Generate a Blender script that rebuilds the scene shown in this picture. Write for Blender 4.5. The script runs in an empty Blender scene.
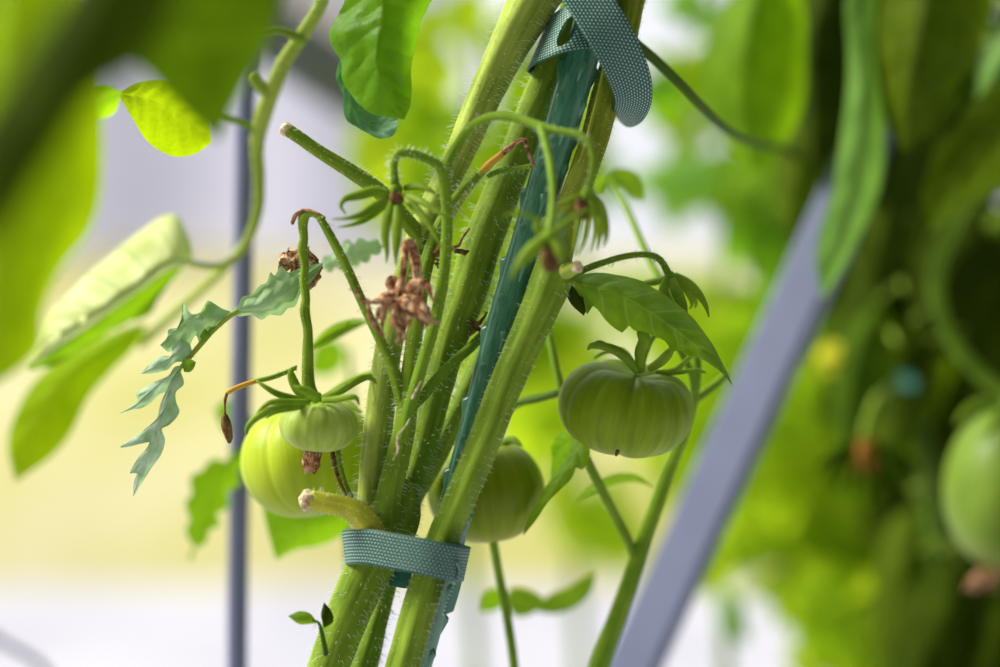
import bpy, math, random
from mathutils import Vector, Matrix, noise

random.seed(7)
SC = bpy.context.scene
COL = SC.collection

# ------------------------------------------------------------------ camera
D = 0.80                      # focus distance (m)
CAM_H = 0.90                  # camera height (m)
LENS = 65.0
F = 1000 * LENS / 36.0        # focal length in pixels of the 1000 px frame
cam_data = bpy.data.cameras.new('camera')
cam_data.lens = LENS
cam_data.sensor_width = 36.0
cam_data.clip_start = 0.02
cam_data.dof.use_dof = True
cam_data.dof.focus_distance = D - 0.006
cam_data.dof.aperture_fstop = 2.1
cam = bpy.data.objects.new('camera', cam_data)
COL.objects.link(cam)
cam.location = (0, 0, CAM_H)
cam.rotation_euler = (math.pi / 2, 0, 0)
SC.camera = cam

# ------------------------------------------------------------------ world, sun, exposure
SC.view_settings.view_transform = 'Standard'
SC.view_settings.look = 'None'
SC.view_settings.exposure = 0.16
SC.view_settings.gamma = 1.0
SC.view_settings.use_curve_mapping = False

world = bpy.data.worlds.new('sky')
SC.world = world
world.use_nodes = True
wn = world.node_tree.nodes
wl = world.node_tree.links
wn.clear()
w_out = wn.new('ShaderNodeOutputWorld')
w_bg = wn.new('ShaderNodeBackground')
w_tc = wn.new('ShaderNodeTexCoord')
w_sep = wn.new('ShaderNodeSeparateXYZ')
wl.new(w_tc.outputs['Generated'], w_sep.inputs[0])


def wmath(op, a, b=None, clamp=False):
    n = wn.new('ShaderNodeMath')
    n.operation = op
    n.use_clamp = clamp
    for k, v in enumerate((a, b)):
        if v is None:
            continue
        if isinstance(v, (int, float)):
            n.inputs[k].default_value = v
        else:
            wl.new(v, n.inputs[k])
    return n.outputs[0]


# bright open side ahead, overhead and to the left; dense planting behind and to the right
ahead = wmath('MULTIPLY', w_sep.outputs['Y'], 0.62)
up = wmath('MULTIPLY', w_sep.outputs['Z'], 0.75)
left = wmath('MULTIPLY', w_sep.outputs['X'], -0.50)
tot = wmath('ADD', wmath('ADD', ahead, up), wmath('ADD', left, 0.24))
tot = wmath('MAXIMUM', tot, 0.12)
w_ramp = wn.new('ShaderNodeValToRGB')
w_ramp.color_ramp.elements[0].position = 0.1
w_ramp.color_ramp.elements[0].color = (0.42, 0.50, 0.38, 1)
w_ramp.color_ramp.elements[1].position = 0.75
w_ramp.color_ramp.elements[1].color = (0.92, 0.93, 1.0, 1)
wl.new(tot, w_ramp.inputs[0])
wl.new(w_ramp.outputs[0], w_bg.inputs['Color'])
wl.new(tot, w_bg.inputs['Strength'])
wl.new(w_bg.outputs[0], w_out.inputs['Surface'])

sun_data = bpy.data.lights.new('sun', 'SUN')
sun_data.energy = 6.0
sun_data.angle = math.radians(26)
sun_data.color = (1.0, 0.96, 0.86)
sun = bpy.data.objects.new('sun', sun_data)
COL.objects.link(sun)
sun.location = (-3, 3, 4)
sun.rotation_euler = Vector((0.76, -0.06, -0.65)).to_track_quat('-Z', 'Y').to_euler()


# ------------------------------------------------------------------ placing helpers
def W(px, py, dz=0.0):
    """photo pixel + depth behind (+) or before (-) the focus plane, in mm -> world point"""
    d = D + dz / 1000.0
    return Vector(((px - 500.0) / F * d, d, CAM_H - (py - 333.5) / F * d))


def mpp(dz=0.0):
    return (D + dz / 1000.0) / F


def ground_py(dz):
    return 333.5 + F * CAM_H / (D + dz / 1000.0)


def cr(pts, n):
    """Catmull-Rom through tuples of any size, n samples, spaced by chord length"""
    pts = [tuple(float(c) for c in p) for p in pts]
    if len(pts) == 2:
        return [tuple(a + (b - a) * i / (n - 1) for a, b in zip(*pts)) for i in range(n)]
    ts = [0.0]
    for a, b in zip(pts, pts[1:]):
        ts.append(ts[-1] + max(1e-6, math.dist(a[:3], b[:3])) ** 0.75)
    out = []
    k = 0
    m = len(pts)
    for i in range(n):
        t = ts[-1] * i / (n - 1)
        while k < m - 2 and t > ts[k + 1]:
            k += 1
        h = ts[k + 1] - ts[k]
        s = (t - ts[k]) / h
        res = []
        for c in range(len(pts[0])):
            p1, p2 = pts[k][c], pts[k + 1][c]
            m1 = (p2 - pts[k - 1][c]) / (ts[k + 1] - ts[k - 1]) * h if k > 0 else (p2 - p1)
            m2 = (pts[k + 2][c] - p1) / (ts[k + 2] - ts[k]) * h if k < m - 2 else (p2 - p1)
            s2, s3 = s * s, s * s * s
            res.append((2 * s3 - 3 * s2 + 1) * p1 + (s3 - 2 * s2 + s) * m1 + (-2 * s3 + 3 * s2) * p2 + (s3 - s2) * m2)
        out.append(tuple(res))
    return out


def lin(pts, n):
    """piecewise linear resample by chord length"""
    ts = [0.0]
    for a, b in zip(pts, pts[1:]):
        ts.append(ts[-1] + max(1e-6, math.dist(a[:2], b[:2])))
    out = []
    k = 0
    for i in range(n):
        t = ts[-1] * i / (n - 1)
        while k < len(pts) - 2 and t > ts[k + 1]:
            k += 1
        s = (t - ts[k]) / (ts[k + 1] - ts[k])
        out.append(tuple(a + (b - a) * s for a, b in zip(pts[k], pts[k + 1])))
    return out


# ------------------------------------------------------------------ object helpers
def world_offset(o):
    v = Vector((0, 0, 0))
    while o is not None:
        v += o.location
        o = o.parent
    return v


def empty(name, loc, label, cat, group=None):
    o = bpy.data.objects.new(name, None)
    o.empty_display_size = 0.02
    COL.objects.link(o)
    o.location = loc
    o['label'] = label
    o['category'] = cat
    if group:
        o['group'] = group
    return o


def tag(o, label, cat=None, group=None, kind=None):
    o['label'] = label
    if cat:
        o['category'] = cat
    if group:
        o['group'] = group
    if kind:
        o['kind'] = kind
    return o


class MB:
    """collects verts, faces and uvs of ONE mesh, in world coordinates"""

    def __init__(self):
        self.v, self.f, self.uv, self.mi = [], [], [], []

    def add(self, verts, faces, uvs=None, mi=0):
        b = len(self.v)
        self.v += [Vector(p) for p in verts]
        self.uv += uvs if uvs else [(0.5, 0.5)] * len(verts)
        self.f += [tuple(i + b for i in f) for f in faces]
        self.mi += [mi] * len(faces)

    def build(self, name, mats, parent=None, origin=None, smooth=True):
        if not isinstance(mats, (list, tuple)):
            mats = [mats]
        me = bpy.data.meshes.new(name)
        off = world_offset(parent) if parent else Vector((0, 0, 0))
        o_loc = Vector((0, 0, 0))
        if parent is None:
            o_loc = Vector(origin) if origin is not None else self.v[0].copy()
            off = o_loc
        me.from_pydata([p - off for p in self.v], [], self.f)
        for m in mats:
            me.materials.append(m)
        uvl = me.uv_layers.new(name='UVMap')
        for l in me.loops:
            uvl.data[l.index].uv = self.uv[l.vertex_index]
        for p, mi in zip(me.polygons, self.mi):
            p.use_smooth = smooth
            p.material_index = mi
        me.update()
        o = bpy.data.objects.new(name, me)
        COL.objects.link(o)
        if parent is not None:
            o.parent = parent
        else:
            o.location = o_loc
        return o


def frames(P):
    """parallel-transport frames along world points"""
    T = []
    n = len(P)
    for i in range(n):
        t = P[min(i + 1, n - 1)] - P[max(i - 1, 0)]
        T.append(t.normalized() if t.length > 1e-12 else Vector((0, 0, 1)))
    ref = Vector((0, -1, 0))
    if abs(T[0].dot(ref)) > 0.95:
        ref = Vector((1, 0, 0))
    N = [(ref - T[0] * ref.dot(T[0])).normalized()]
    for i in range(1, n):
        q = N[-1] - T[i] * N[-1].dot(T[i])
        N.append(q.normalized() if q.length > 1e-9 else N[-1])
    return T, N, [t.cross(nn).normalized() for t, nn in zip(T, N)]


def tube_path(pts, n):
    S = cr(pts, n)
    return [W(s[0], s[1], s[2]) for s in S], [max(0.05, s[3]) * mpp(s[2]) for s in S]


def add_tube(mb, pts, seg=14, n=None, ridge=0.0, nr=5, bumpy=0.0, caps=(True, True), mi=0, squash=1.0, seed=0):
    """pts: (px, py, dz mm, r px)"""
    if n is None:
        L = sum(math.dist(a[:2], b[:2]) for a, b in zip(pts, pts[1:]))
        n = max(6, min(160, int(L / 4)))
    P, R = tube_path(pts, n)
    T, N, B = frames(P)
    verts, uvs, faces = [], [], []
    length = 0.0
    for i in range(n):
        if i:
            length += (P[i] - P[i - 1]).length
        for j in range(seg):
            a = 2 * math.pi * j / seg
            r = R[i]
            if ridge:
                r *= 1 + ridge * math.cos(nr * a + 0.6 * math.sin(length * 25 + seed)) + 0.4 * ridge * math.cos((nr - 2) * a + 2 + seed)
            if bumpy:
                r *= 1 + bumpy * noise.noise(Vector((a * 1.2 + seed * 3.1, length * 160, seed)))
            verts.append(P[i] + (N[i] * math.cos(a) * squash + B[i] * math.sin(a)) * r)
            uvs.append((j / seg, length * 20))
    for i in range(n - 1):
        for j in range(seg):
            k = (j + 1) % seg
            faces.append((i * seg + j, i * seg + k, (i + 1) * seg + k, (i + 1) * seg + j))
    for end, on in ((0, caps[0]), (n - 1, caps[1])):
        if on:
            c = len(verts)
            tip = P[end] + T[end] * (R[end] * 0.45 if end else -R[end] * 0.45)
            verts.append(tip)
            uvs.append((0.5, length * 20 if end else 0))
            for j in range(seg):
                k = (j + 1) % seg
                faces.append((end * seg + j, end * seg + k, c) if end else (end * seg + k, end * seg + j, c))
    mb.add(verts, faces, uvs, mi)
    return P, R, T, N, B


def tube(name, pts, m, parent=None, **k):
    mb = MB()
    add_tube(mb, pts, **k)
    return mb.build(name, m, parent)


def add_hairs(mb, pts, count, length=(2.0, 4.5), rad=0.00011, ymax=700, rng=None, ymin=-40):
    rng = rng or random
    S = cr(pts, 220)
    P = [W(s[0], s[1], s[2]) for s in S]
    R = [s[3] * mpp(s[2]) for s in S]
    T, N, B = frames(P)
    ok = [i for i in range(len(S)) if ymin < S[i][1] < ymax]
    if not ok:
        return
    for _ in range(count):
        i = rng.choice(ok)
        a = rng.uniform(0, 2 * math.pi)
        if math.cos(a) * N[i].y > 0.5:      # none on the far side that nobody sees
            a += math.pi
        if abs(math.cos(a) * N[i].y + math.sin(a) * B[i].y) > 0.6 and rng.random() < 0.6:      # denser where they stand out at the sides
            a += math.pi / 2
        rd = N[i] * math.cos(a) + B[i] * math.sin(a)
        base = P[i] + rd * R[i] * 0.97
        L = rng.uniform(*length) / 1000.0
        d = (rd + T[i] * rng.uniform(-0.45, 0.35) + Vector((rng.uniform(-.25, .25), rng.uniform(-.25, .25), rng.uniform(-.35, .1)))).normalized()
        bend = Vector((rng.uniform(-.2, .2), rng.uniform(-.2, .2), rng.uniform(-.4, .05)))
        m_ = base + d * L * 0.55
        tip = base + (d + bend * 0.5).normalized() * L
        s = d.cross(Vector((0.3, 0.7, 0.6))).normalized()
        q = d.cross(s)
        vs = []
        for c, r in ((base, rad), (m_, rad * 0.8)):
            for k in range(3):
                an = k * 2.0944
                vs.append(c + (s * math.cos(an) + q * math.sin(an)) * r)
        vs.append(tip)
        mb.add(vs, [(0, 1, 4, 3), (1, 2, 5, 4), (2, 0, 3, 5), (3, 4, 6), (4, 5, 6), (5, 3, 6)])


def stem(name, pts, m, parent, hair=0, hl=(2.0, 4.5), seg=20, ridge=0.05, nr=5, seed=0, ymax=700, **k):
    o = tube(name, pts, m, parent, seg=seg, ridge=ridge, nr=nr, seed=seed, bumpy=0.035, **k)
    if hair:
        mb = MB()
        add_hairs(mb, pts, hair, hl, rng=random.Random(seed + 11), ymax=ymax)
        if mb.v:
            h = mb.build('stem_hair', M['hair'], o)
            h['kind'] = 'stuff'
            h['label'] = 'fine white hairs on the stem'
    return o


def add_blade(mb, pts, thick=0.22, seg=8, n=22, twist=0.0, fold=0.25, shape=None, crumple=0.0, seed=0, mi=0):
    """leaf-like blade with volume: pts (px,py,dz,half-width px); flat face turned to the viewer side (-Y) unless twisted"""
    S = cr(pts, n)
    P = [W(s[0], s[1], s[2]) for s in S]
    R = [max(0.02, s[3]) * mpp(s[2]) for s in S]
    T = frames(P)[0]
    verts, uvs, faces = [], [], []
    prev = None
    for i in range(n):
        view = Vector((0, -1, 0.15))
        side = T[i].cross(view)
        if side.length < 0.15:
            side = prev or Vector((1, 0, 0))
        side.normalize()
        if prev and side.dot(prev) < 0:
            side = -side
        prev = side.copy()
        nn = side.cross(T[i]).normalized()
        if twist:
            q = Matrix.Rotation(twist * i / n, 3, T[i])
            side, nn = q @ side, q @ nn
        for j in range(seg):
            a = 2 * math.pi * j / seg
            x, y = math.cos(a), math.sin(a)
            p = P[i] + side * x * R[i] + nn * (y * thick * R[i] - fold * abs(x) * R[i])
            if crumple:
                q = p * 330
                p += Vector((noise.noise(q + Vector((seed, 0, 0))), noise.noise(q + Vector((0, 9 + seed, 0))), noise.noise(q + Vector((0, 0, 31 + seed))))) * crumple * R[i]
            verts.append(p)
            uvs.append((0.5 + 0.5 * x, i / (n - 1)))
    for i in range(n - 1):
        for j in range(seg):
            k = (j + 1) % seg
            faces.append((i * seg + j, i * seg + k, (i + 1) * seg + k, (i + 1) * seg + j))
    faces.append(tuple(range(seg))[::-1])
    faces.append(tuple((n - 1) * seg + j for j in range(seg)))
    mb.add(verts, faces, uvs, mi)


def blade(name, pts, m, parent=None, **k):
    mb = MB()
    add_blade(mb, pts, **k)
    return mb.build(name, m, parent)


def teeth(edge, amp, n, seed, frac=0.12):
    """add irregular saw teeth to a traced leaf edge (px)"""
    rng = random.Random(seed)
    S = cr([e if len(e) > 2 else (e[0], e[1], 0.0) for e in edge], n * 4 + 1)
    out = []
    for i, s in enumerate(S):
        a, b = S[max(0, i - 1)], S[min(len(S) - 1, i + 1)]
        tx, ty = b[0] - a[0], b[1] - a[1]
        l = math.hypot(tx, ty) or 1
        ph = i % 4
        w = (0, 0.55, 1.0, 0.1)[ph] * amp * rng.uniform(0.6, 1.3)
        t = i / (len(S) - 1)
        w *= min(1, t / frac, (1 - t) / frac * 1.2)
        out.append((s[0] - ty / l * w, s[1] + tx / l * w, s[2]))
    return out


def add_leaf(mb, mid, left, right, nu=64, nv=7, puff=1.0, veins=7, cup=0.0, wave=0.0, seed=0, crinkle=0.0):
    """a leaf sheet lofted between a midrib and its two traced edges; every point (px, py, dz mm)"""
    f3 = lambda q: [(e[0], e[1], e[2] if len(e) > 2 else 0.0) for e in q]
    Mi, L, R_ = cr(f3(mid), nu), cr(f3(left), nu), cr(f3(right), nu)
    rows = []
    for i in range(nu):
        m_, l, r = W(*Mi[i]), W(*L[i]), W(*R_[i])
        row = [l + (m_ - l) * (j / nv) for j in range(nv)] + [m_ + (r - m_) * (j / nv) for j in range(nv + 1)]
        rows.append(row)
    nc = 2 * nv + 1
    nor = []
    for i in range(nu):
        a, b = rows[max(0, i - 1)], rows[min(nu - 1, i + 1)]
        t = b[nv] - a[nv]
        s = rows[i][-1] - rows[i][0]
        c = t.cross(s)
        if c.length < 1e-12:
            c = Vector((0, -1, 0))
        c.normalize()
        if c.y > 0:
            c = -c
        nor.append(c)
    verts, uvs, faces = [], [], []
    sc = mpp(mid[0][2] if len(mid[0]) > 2 else 0)
    for i in range(nu):
        wd = (rows[i][-1] - rows[i][0]).length
        for j in range(nc):
            v = (j - nv) / nv
            a = abs(v)
            u = i / (nu - 1)
            ph = (u * veins - a * 1.1) % 1.0
            h = math.sin(math.pi * ph) ** 0.7 * math.sin(math.pi * min(1, a * 0.9 + 0.08)) * 2.2 * sc * puff * min(1, wd / (30 * sc))
            h -= cup * a * a * wd * 0.5
            if wave:
                h += wave * wd * a * noise.noise(Vector((u * 5, v * 2 + seed * 3.7, seed)))
            if crinkle:
                q = rows[i][j] * 75
                h += crinkle * sc * (noise.noise(q) + 0.5 * abs(noise.noise(q * 2.3)))
            verts.append(rows[i][j] + nor[i] * h)
            uvs.append((u, 0.5 + 0.5 * v))
    for i in range(nu - 1):
        for j in range(nc - 1):
            q = (i * nc + j, i * nc + j + 1, (i + 1) * nc + j + 1, (i + 1) * nc + j)
            faces.append(q)
    # face normals towards the viewer side so that the upper side is the front
    a, b, c = verts[faces[len(faces) // 2][0]], verts[faces[len(faces) // 2][1]], verts[faces[len(faces) // 2][2]]
    if (b - a).cross(c - a).y > 0:
        faces = [f[::-1] for f in faces]
    mb.add(verts, faces, uvs)


def leaf(name, mid, left, right, m, parent=None, **k):
    mb = MB()
    add_leaf(mb, mid, left, right, **k)
    return mb.build(name, m, parent)


# generic tomato leaflet for the plants farther off: local x along, y across, z up
def leaflet_grid(lobes=4, width=0.42, seed=0, nu=18, nv=3):
    rng = random.Random(seed)
    V, Fc, U = [], [], []
    ph = rng.uniform(0, 6)
    for i in range(nu):
        u = i / (nu - 1)
        w = width * (math.sin(math.pi * u ** 0.75) ** 0.8) * (1 + 0.28 * math.sin(u * lobes * 6.283 + ph)) + 0.004
        if u > 0.96:
            w *= 0.4
        droop = -0.35 * u * u
        for j in range(-nv, nv + 1):
            v = j / nv
            V.append(Vector((u, v * w, droop + 0.12 * abs(v) - 0.18 * v * v + 0.03 * math.sin(u * 22 + abs(v) * 3))))
            U.append((u, 0.5 + 0.5 * v))
    nc = 2 * nv + 1
    for i in range(nu - 1):
        for j in range(nc - 1):
            Fc.append((i * nc + j, i * nc + j + 1, (i + 1) * nc + j + 1, (i + 1) * nc + j))
    return V, Fc, U


LFL = [leaflet_grid(3 + k % 3, 0.30 + 0.05 * (k % 4), k) for k in range(6)]


def add_leaflet(mb, loc, direction, normal, length, rng):
    V, Fc, U = LFL[rng.randrange(len(LFL))]
    x = direction.normalized()
    z = (normal - x * normal.dot(x)).normalized()
    y = z.cross(x)
    mb.add([loc + (x * p.x + y * p.y + z * p.z) * length for p in V], Fc, U)


def add_spray(mb, px, py, dz, size_px, rng, n=5, ang=None, face=0.7):
    """one compound tomato leaf: a rachis and n leaflets"""
    o = W(px, py, dz)
    s = size_px * mpp(dz)
    a = rng.uniform(0, 2 * math.pi) if ang is None else ang
    dirn = Vector((math.cos(a), rng.uniform(-0.4, 0.4), -math.sin(a))).normalized()
    nrm = Vector((rng.uniform(-.6, .6), -face, rng.uniform(-.2, .9))).normalized()
    start = o - dirn * s * 0.5
    side = nrm.cross(dirn).normalized()
    add_leaflet(mb, start + dirn * s * 0.45, dirn, nrm, s * 0.6, rng)
    for k in range(n - 1):
        t = 0.08 + 0.36 * (k // 2) / max(1, (n - 2) // 2)
        sg = 1 if k % 2 else -1
        dd = (dirn * 0.55 + side * sg + Vector((0, 0, -0.25))).normalized()
        add_leaflet(mb, start + dirn * s * t, dd, nrm + Vector((rng.uniform(-.4, .4), 0, rng.uniform(-.3, .3))), s * rng.uniform(0.34, 0.5), rng)
    r = s * 0.012
    q = side * r
    w_ = nrm * r
    e = start + dirn * s * 0.5
    mb.add([start + q, start + w_, start - q, start - w_, e + q, e + w_, e - q, e - w_], [(0, 1, 5, 4), (1, 2, 6, 5), (2, 3, 7, 6), (3, 0, 4, 7)])


# ------------------------------------------------------------------ materials
M = {}


class NT:
    def __init__(self, name):
        self.m = bpy.data.materials.new(name)
        self.m.use_nodes = True
        self.t = self.m.node_tree
        self.t.nodes.clear()
        self.out = self.n('ShaderNodeOutputMaterial')

    def n(self, kind, **k):
        x = self.t.nodes.new(kind)
        for a, b in k.items():
            setattr(x, a, b)
        return x

    def l(self, a, b):
        self.t.links.new(a, b)

    def set(self, sock, v):
        if hasattr(v, 'is_output') or isinstance(v, bpy.types.NodeSocket):
            self.l(v, sock)
        else:
            sock.default_value = v

    def math(self, op, a, b=0.0, c=None, clamp=False):
        x = self.n('ShaderNodeMath', operation=op, use_clamp=clamp)
        self.set(x.inputs[0], a)
        self.set(x.inputs[1], b)
        if c is not None:
            self.set(x.inputs[2], c)
        return x.outputs[0]

    def ramp(self, fac, stops):
        x = self.n('ShaderNodeValToRGB')
        e = x.color_ramp.elements
        while len(e) < len(stops):
            e.new(0.5)
        for k, (p, c) in enumerate(stops):
            e[k].position = p
            e[k].color = tuple(c) + (1,) if len(c) == 3 else c
        self.l(fac, x.inputs[0])
        return x.outputs[0]

    def mix(self, fac, a, b):
        x = self.n('ShaderNodeMix', data_type='RGBA')
        self.set(x.inputs[0], fac)
        self.set(x.inputs[6], a if not isinstance(a, tuple) else a + (1,) if len(a) == 3 else a)
        self.set(x.inputs[7], b if not isinstance(b, tuple) else b + (1,) if len(b) == 3 else b)
        return x.outputs[2]

    def noise(self, vec, scale, detail=3.0, rough=0.5):
        x = self.n('ShaderNodeTexNoise')
        x.inputs['Scale'].default_value = scale
        x.inputs['Detail'].default_value = detail
        x.inputs['Roughness'].default_value = rough
        if vec is not None:
            self.l(vec, x.inputs['Vector'])
        return x.outputs['Fac']

    def coord(self, which='Object'):
        return self.n('ShaderNodeTexCoord').outputs[which]

    def scaled(self, vec, s):
        x = self.n('ShaderNodeVectorMath', operation='MULTIPLY')
        self.l(vec, x.inputs[0])
        x.inputs[1].default_value = s
        return x.outputs[0]

    def bump(self, h, strength=0.3, dist=0.001):
        x = self.n('ShaderNodeBump')
        x.inputs['Strength'].default_value = strength
        x.inputs['Distance'].default_value = dist
        self.l(h, x.inputs['Height'])
        return x.outputs[0]

    def bsdf(self, color, rough=0.5, spec=0.4, normal=None, metal=0.0, sss=0.0, sss_r=(0.003, 0.004, 0.001), sheen=0.0):
        x = self.n('ShaderNodeBsdfPrincipled')
        self.set(x.inputs['Base Color'], color if not isinstance(color, tuple) else color + (1,) if len(color) == 3 else color)
        self.set(x.inputs['Roughness'], rough)
        x.inputs['Specular IOR Level'].default_value = spec
        x.inputs['Metallic'].default_value = metal
        if sss:
            x.inputs['Subsurface Weight'].default_value = sss
            x.inputs['Subsurface Radius'].default_value = (1, 1, 0.4)
            x.inputs['Subsurface Scale'].default_value = 0.004
        if sheen:
            x.inputs['Sheen Weight'].default_value = sheen
            x.inputs['Sheen Roughness'].default_value = 0.4
        if normal is not None:
            self.l(normal, x.inputs['Normal'])
        return x.outputs[0]

    def done(self, shader):
        self.l(shader, self.out.inputs['Surface'])
        return self.m


def stem_mat(name, dark, lite, rough=0.6, spec=0.08, streak=1.0):
    t = NT(name)
    uv = t.scaled(t.coord('UV'), (9.0, 0.7, 1))
    s = t.noise(uv, 2.2, 4)
    g = t.noise(t.coord(), 55, 4)
    f = t.math('ADD', t.math('MULTIPLY', s, 0.65 * streak), t.math('MULTIPLY', g, 0.55))
    c = t.ramp(f, [(0.36, dark), (0.78, lite)])
    spk = t.noise(t.coord(), 900, 2)
    b = t.bump(t.math('ADD', t.math('MULTIPLY', spk, 0.5), s), 0.35, 0.0009)
    return t.done(t.bsdf(c, rough, spec, b, sheen=0.06))


M['stem'] = stem_mat('tomato_stem', (0.075, 0.145, 0.004), (0.25, 0.37, 0.030))
M['stem_pale'] = stem_mat('tomato_stem_pale', (0.16, 0.25, 0.012), (0.42, 0.50, 0.09))
M['stem_olive'] = stem_mat('tomato_stem_olive', (0.10, 0.14, 0.004), (0.30, 0.35, 0.03))
M['stem_dark'] = stem_mat('tomato_stem_dark', (0.035, 0.075, 0.005), (0.10, 0.18, 0.015))
M['stem_truss'] = stem_mat('tomato_truss', (0.08, 0.17, 0.004), (0.23, 0.37, 0.025))
M['stem_yellow'] = stem_mat('tomato_stub', (0.32, 0.34, 0.015), (0.60, 0.58, 0.06))
M['stem_orange'] = stem_mat('withering_twig', (0.45, 0.20, 0.02), (0.70, 0.42, 0.06))

t = NT('stem_hair')
d_ = t.n('ShaderNodeBsdfDiffuse')
d_.inputs[0].default_value = (0.82, 0.88, 0.72, 1)
tr = t.n('ShaderNodeBsdfTranslucent')
tr.inputs[0].default_value = (0.9, 0.95, 0.8, 1)
mx = t.n('ShaderNodeMixShader')
mx.inputs[0].default_value = 0.5
t.l(d_.outputs[0], mx.inputs[1])
t.l(tr.outputs[0], mx.inputs[2])
M['hair'] = t.done(mx.outputs[0])


def leaf_mat(name, dark, lite, trans, back=None, tw=0.42, rough=0.45, veins=7, vein=(0.45, 0.58, 0.18), nscale=60, spec=0.12, vmix=0.55):
    t = NT(name)
    uv = t.n('ShaderNodeSeparateXYZ')
    t.l(t.coord('UV'), uv.inputs[0])
    u, v = uv.outputs[0], uv.outputs[1]
    a = t.math('MULTIPLY', t.math('ABSOLUTE', t.math('SUBTRACT', v, 0.5)), 2.0)
    ph = t.math('FRACT', t.math('SUBTRACT', t.math('MULTIPLY', u, float(veins)), t.math('MULTIPLY', a, 1.1)))
    near = t.math('MINIMUM', ph, t.math('SUBTRACT', 1.0, ph))
    sidev = t.math('SUBTRACT', 1.0, t.math('DIVIDE', near, 0.07), clamp=True)
    midv = t.math('SUBTRACT', 1.0, t.math('DIVIDE', a, 0.045), clamp=True)
    vn = t.math('MULTIPLY', t.math('MAXIMUM', t.math('MULTIPLY', sidev, 0.6), midv), vmix)
    n1 = t.noise(t.coord(), nscale, 4)
    vor = t.n('ShaderNodeTexVoronoi')
    vor.inputs['Scale'].default_value = 420
    t.l(t.coord(), vor.inputs['Vector'])
    c = t.ramp(n1, [(0.3, dark), (0.72, lite)])
    c = t.mix(vn, c, vein)
    if back:
        geo = t.n('ShaderNodeNewGeometry')
        c = t.mix(geo.outputs['Backfacing'], c, t.mix(vn, back, vein))
    b = t.bump(t.math('ADD', t.math('MULTIPLY', vor.outputs['Distance'], 0.5), t.math('MULTIPLY', vn, -0.8)), 0.35, 0.0012)
    p = t.bsdf(c, rough, spec, b)
    tr = t.n('ShaderNodeBsdfTranslucent')
    tcol = t.mix(t.math('MULTIPLY', vn, 0.5), t.mix(n1, tuple(x * 0.75 for x in trans), tuple(min(1, x * 1.25) for x in trans)), (0.25, 0.4, 0.03))
    t.l(tcol, tr.inputs[0])
    t.l(b, tr.inputs['Normal'])
    mx = t.n('ShaderNodeMixShader')
    mx.inputs[0].default_value = tw
    t.l(p, mx.inputs[1])
    t.l(tr.outputs[0], mx.inputs[2])
    return t.done(mx.outputs[0])


M['leaf'] = leaf_mat('leaf_green', (0.09, 0.18, 0.004), (0.20, 0.34, 0.014), (0.30, 0.52, 0.015), back=(0.20, 0.32, 0.08), vein=(0.42, 0.56, 0.13), vmix=0.8)
M['leaf_bright'] = leaf_mat('leaf_bright', (0.10, 0.23, 0.003), (0.19, 0.37, 0.008), (0.42, 0.78, 0.01), back=(0.2, 0.36, 0.08), tw=0.55)
M['leaf_lime'] = leaf_mat('leaf_lime', (0.16, 0.29, 0.001), (0.27, 0.42, 0.003), (0.44, 0.62, 0.003), tw=0.58, vmix=0.2, spec=0.05, rough=0.7)
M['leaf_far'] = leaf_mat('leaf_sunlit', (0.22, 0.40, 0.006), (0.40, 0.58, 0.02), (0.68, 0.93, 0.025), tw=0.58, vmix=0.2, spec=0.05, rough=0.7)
M['leaf_top'] = leaf_mat('leaf_crinkled', (0.065, 0.17, 0.002), (0.15, 0.30, 0.005), (0.22, 0.50, 0.006), tw=0.42, vmix=0.35, vein=(0.06, 0.14, 0.01), veins=9, nscale=45)
M['leaf_mid2'] = leaf_mat('leaf_fresh_side', (0.06, 0.13, 0.001), (0.12, 0.24, 0.003), (0.22, 0.42, 0.004), tw=0.45, vmix=0.15, spec=0.05, rough=0.7)
M['leaf_dark'] = leaf_mat('leaf_dark', (0.018, 0.034, 0.001), (0.042, 0.068, 0.002), (0.05, 0.09, 0.002), tw=0.25, vmix=0.15, spec=0.03, rough=0.8, vein=(0.08, 0.12, 0.01))  # shade among overlapping leaves, put into a darker base colour
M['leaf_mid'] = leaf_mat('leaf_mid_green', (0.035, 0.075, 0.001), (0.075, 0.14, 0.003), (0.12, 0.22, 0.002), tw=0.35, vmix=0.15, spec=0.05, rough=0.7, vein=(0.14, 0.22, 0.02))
M['sepal'] = leaf_mat('sepal_green', (0.13, 0.23, 0.006), (0.28, 0.41, 0.03), (0.40, 0.60, 0.03), tw=0.3, veins=1, vmix=0.15)
M['leaf_silver'] = leaf_mat('leaf_silver', (0.20, 0.37, 0.13), (0.46, 0.60, 0.38), (0.35, 0.55, 0.20), back=(0.12, 0.26, 0.05), tw=0.3, rough=0.6, veins=5)
M['leaf_frost'] = leaf_mat('leaf_frosted', (0.20, 0.36, 0.16), (0.58, 0.68, 0.56), (0.35, 0.55, 0.25), tw=0.28, rough=0.6, veins=5, nscale=110, vein=(0.6, 0.7, 0.55))
M['leaf_sheen'] = leaf_mat('leaf_sheen', (0.50, 0.56, 0.16), (0.80, 0.80, 0.48), (0.5, 0.75, 0.08), tw=0.25, rough=0.45, vein=(0.16, 0.32, 0.02), nscale=30, vmix=0.9)  # cream tone paints the sunlit sheen on the rolled leaf's top
M['leaf_blue'] = leaf_mat('leaf_underside', (0.07, 0.17, 0.09), (0.16, 0.30, 0.18), (0.1, 0.3, 0.06), tw=0.3)


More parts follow.
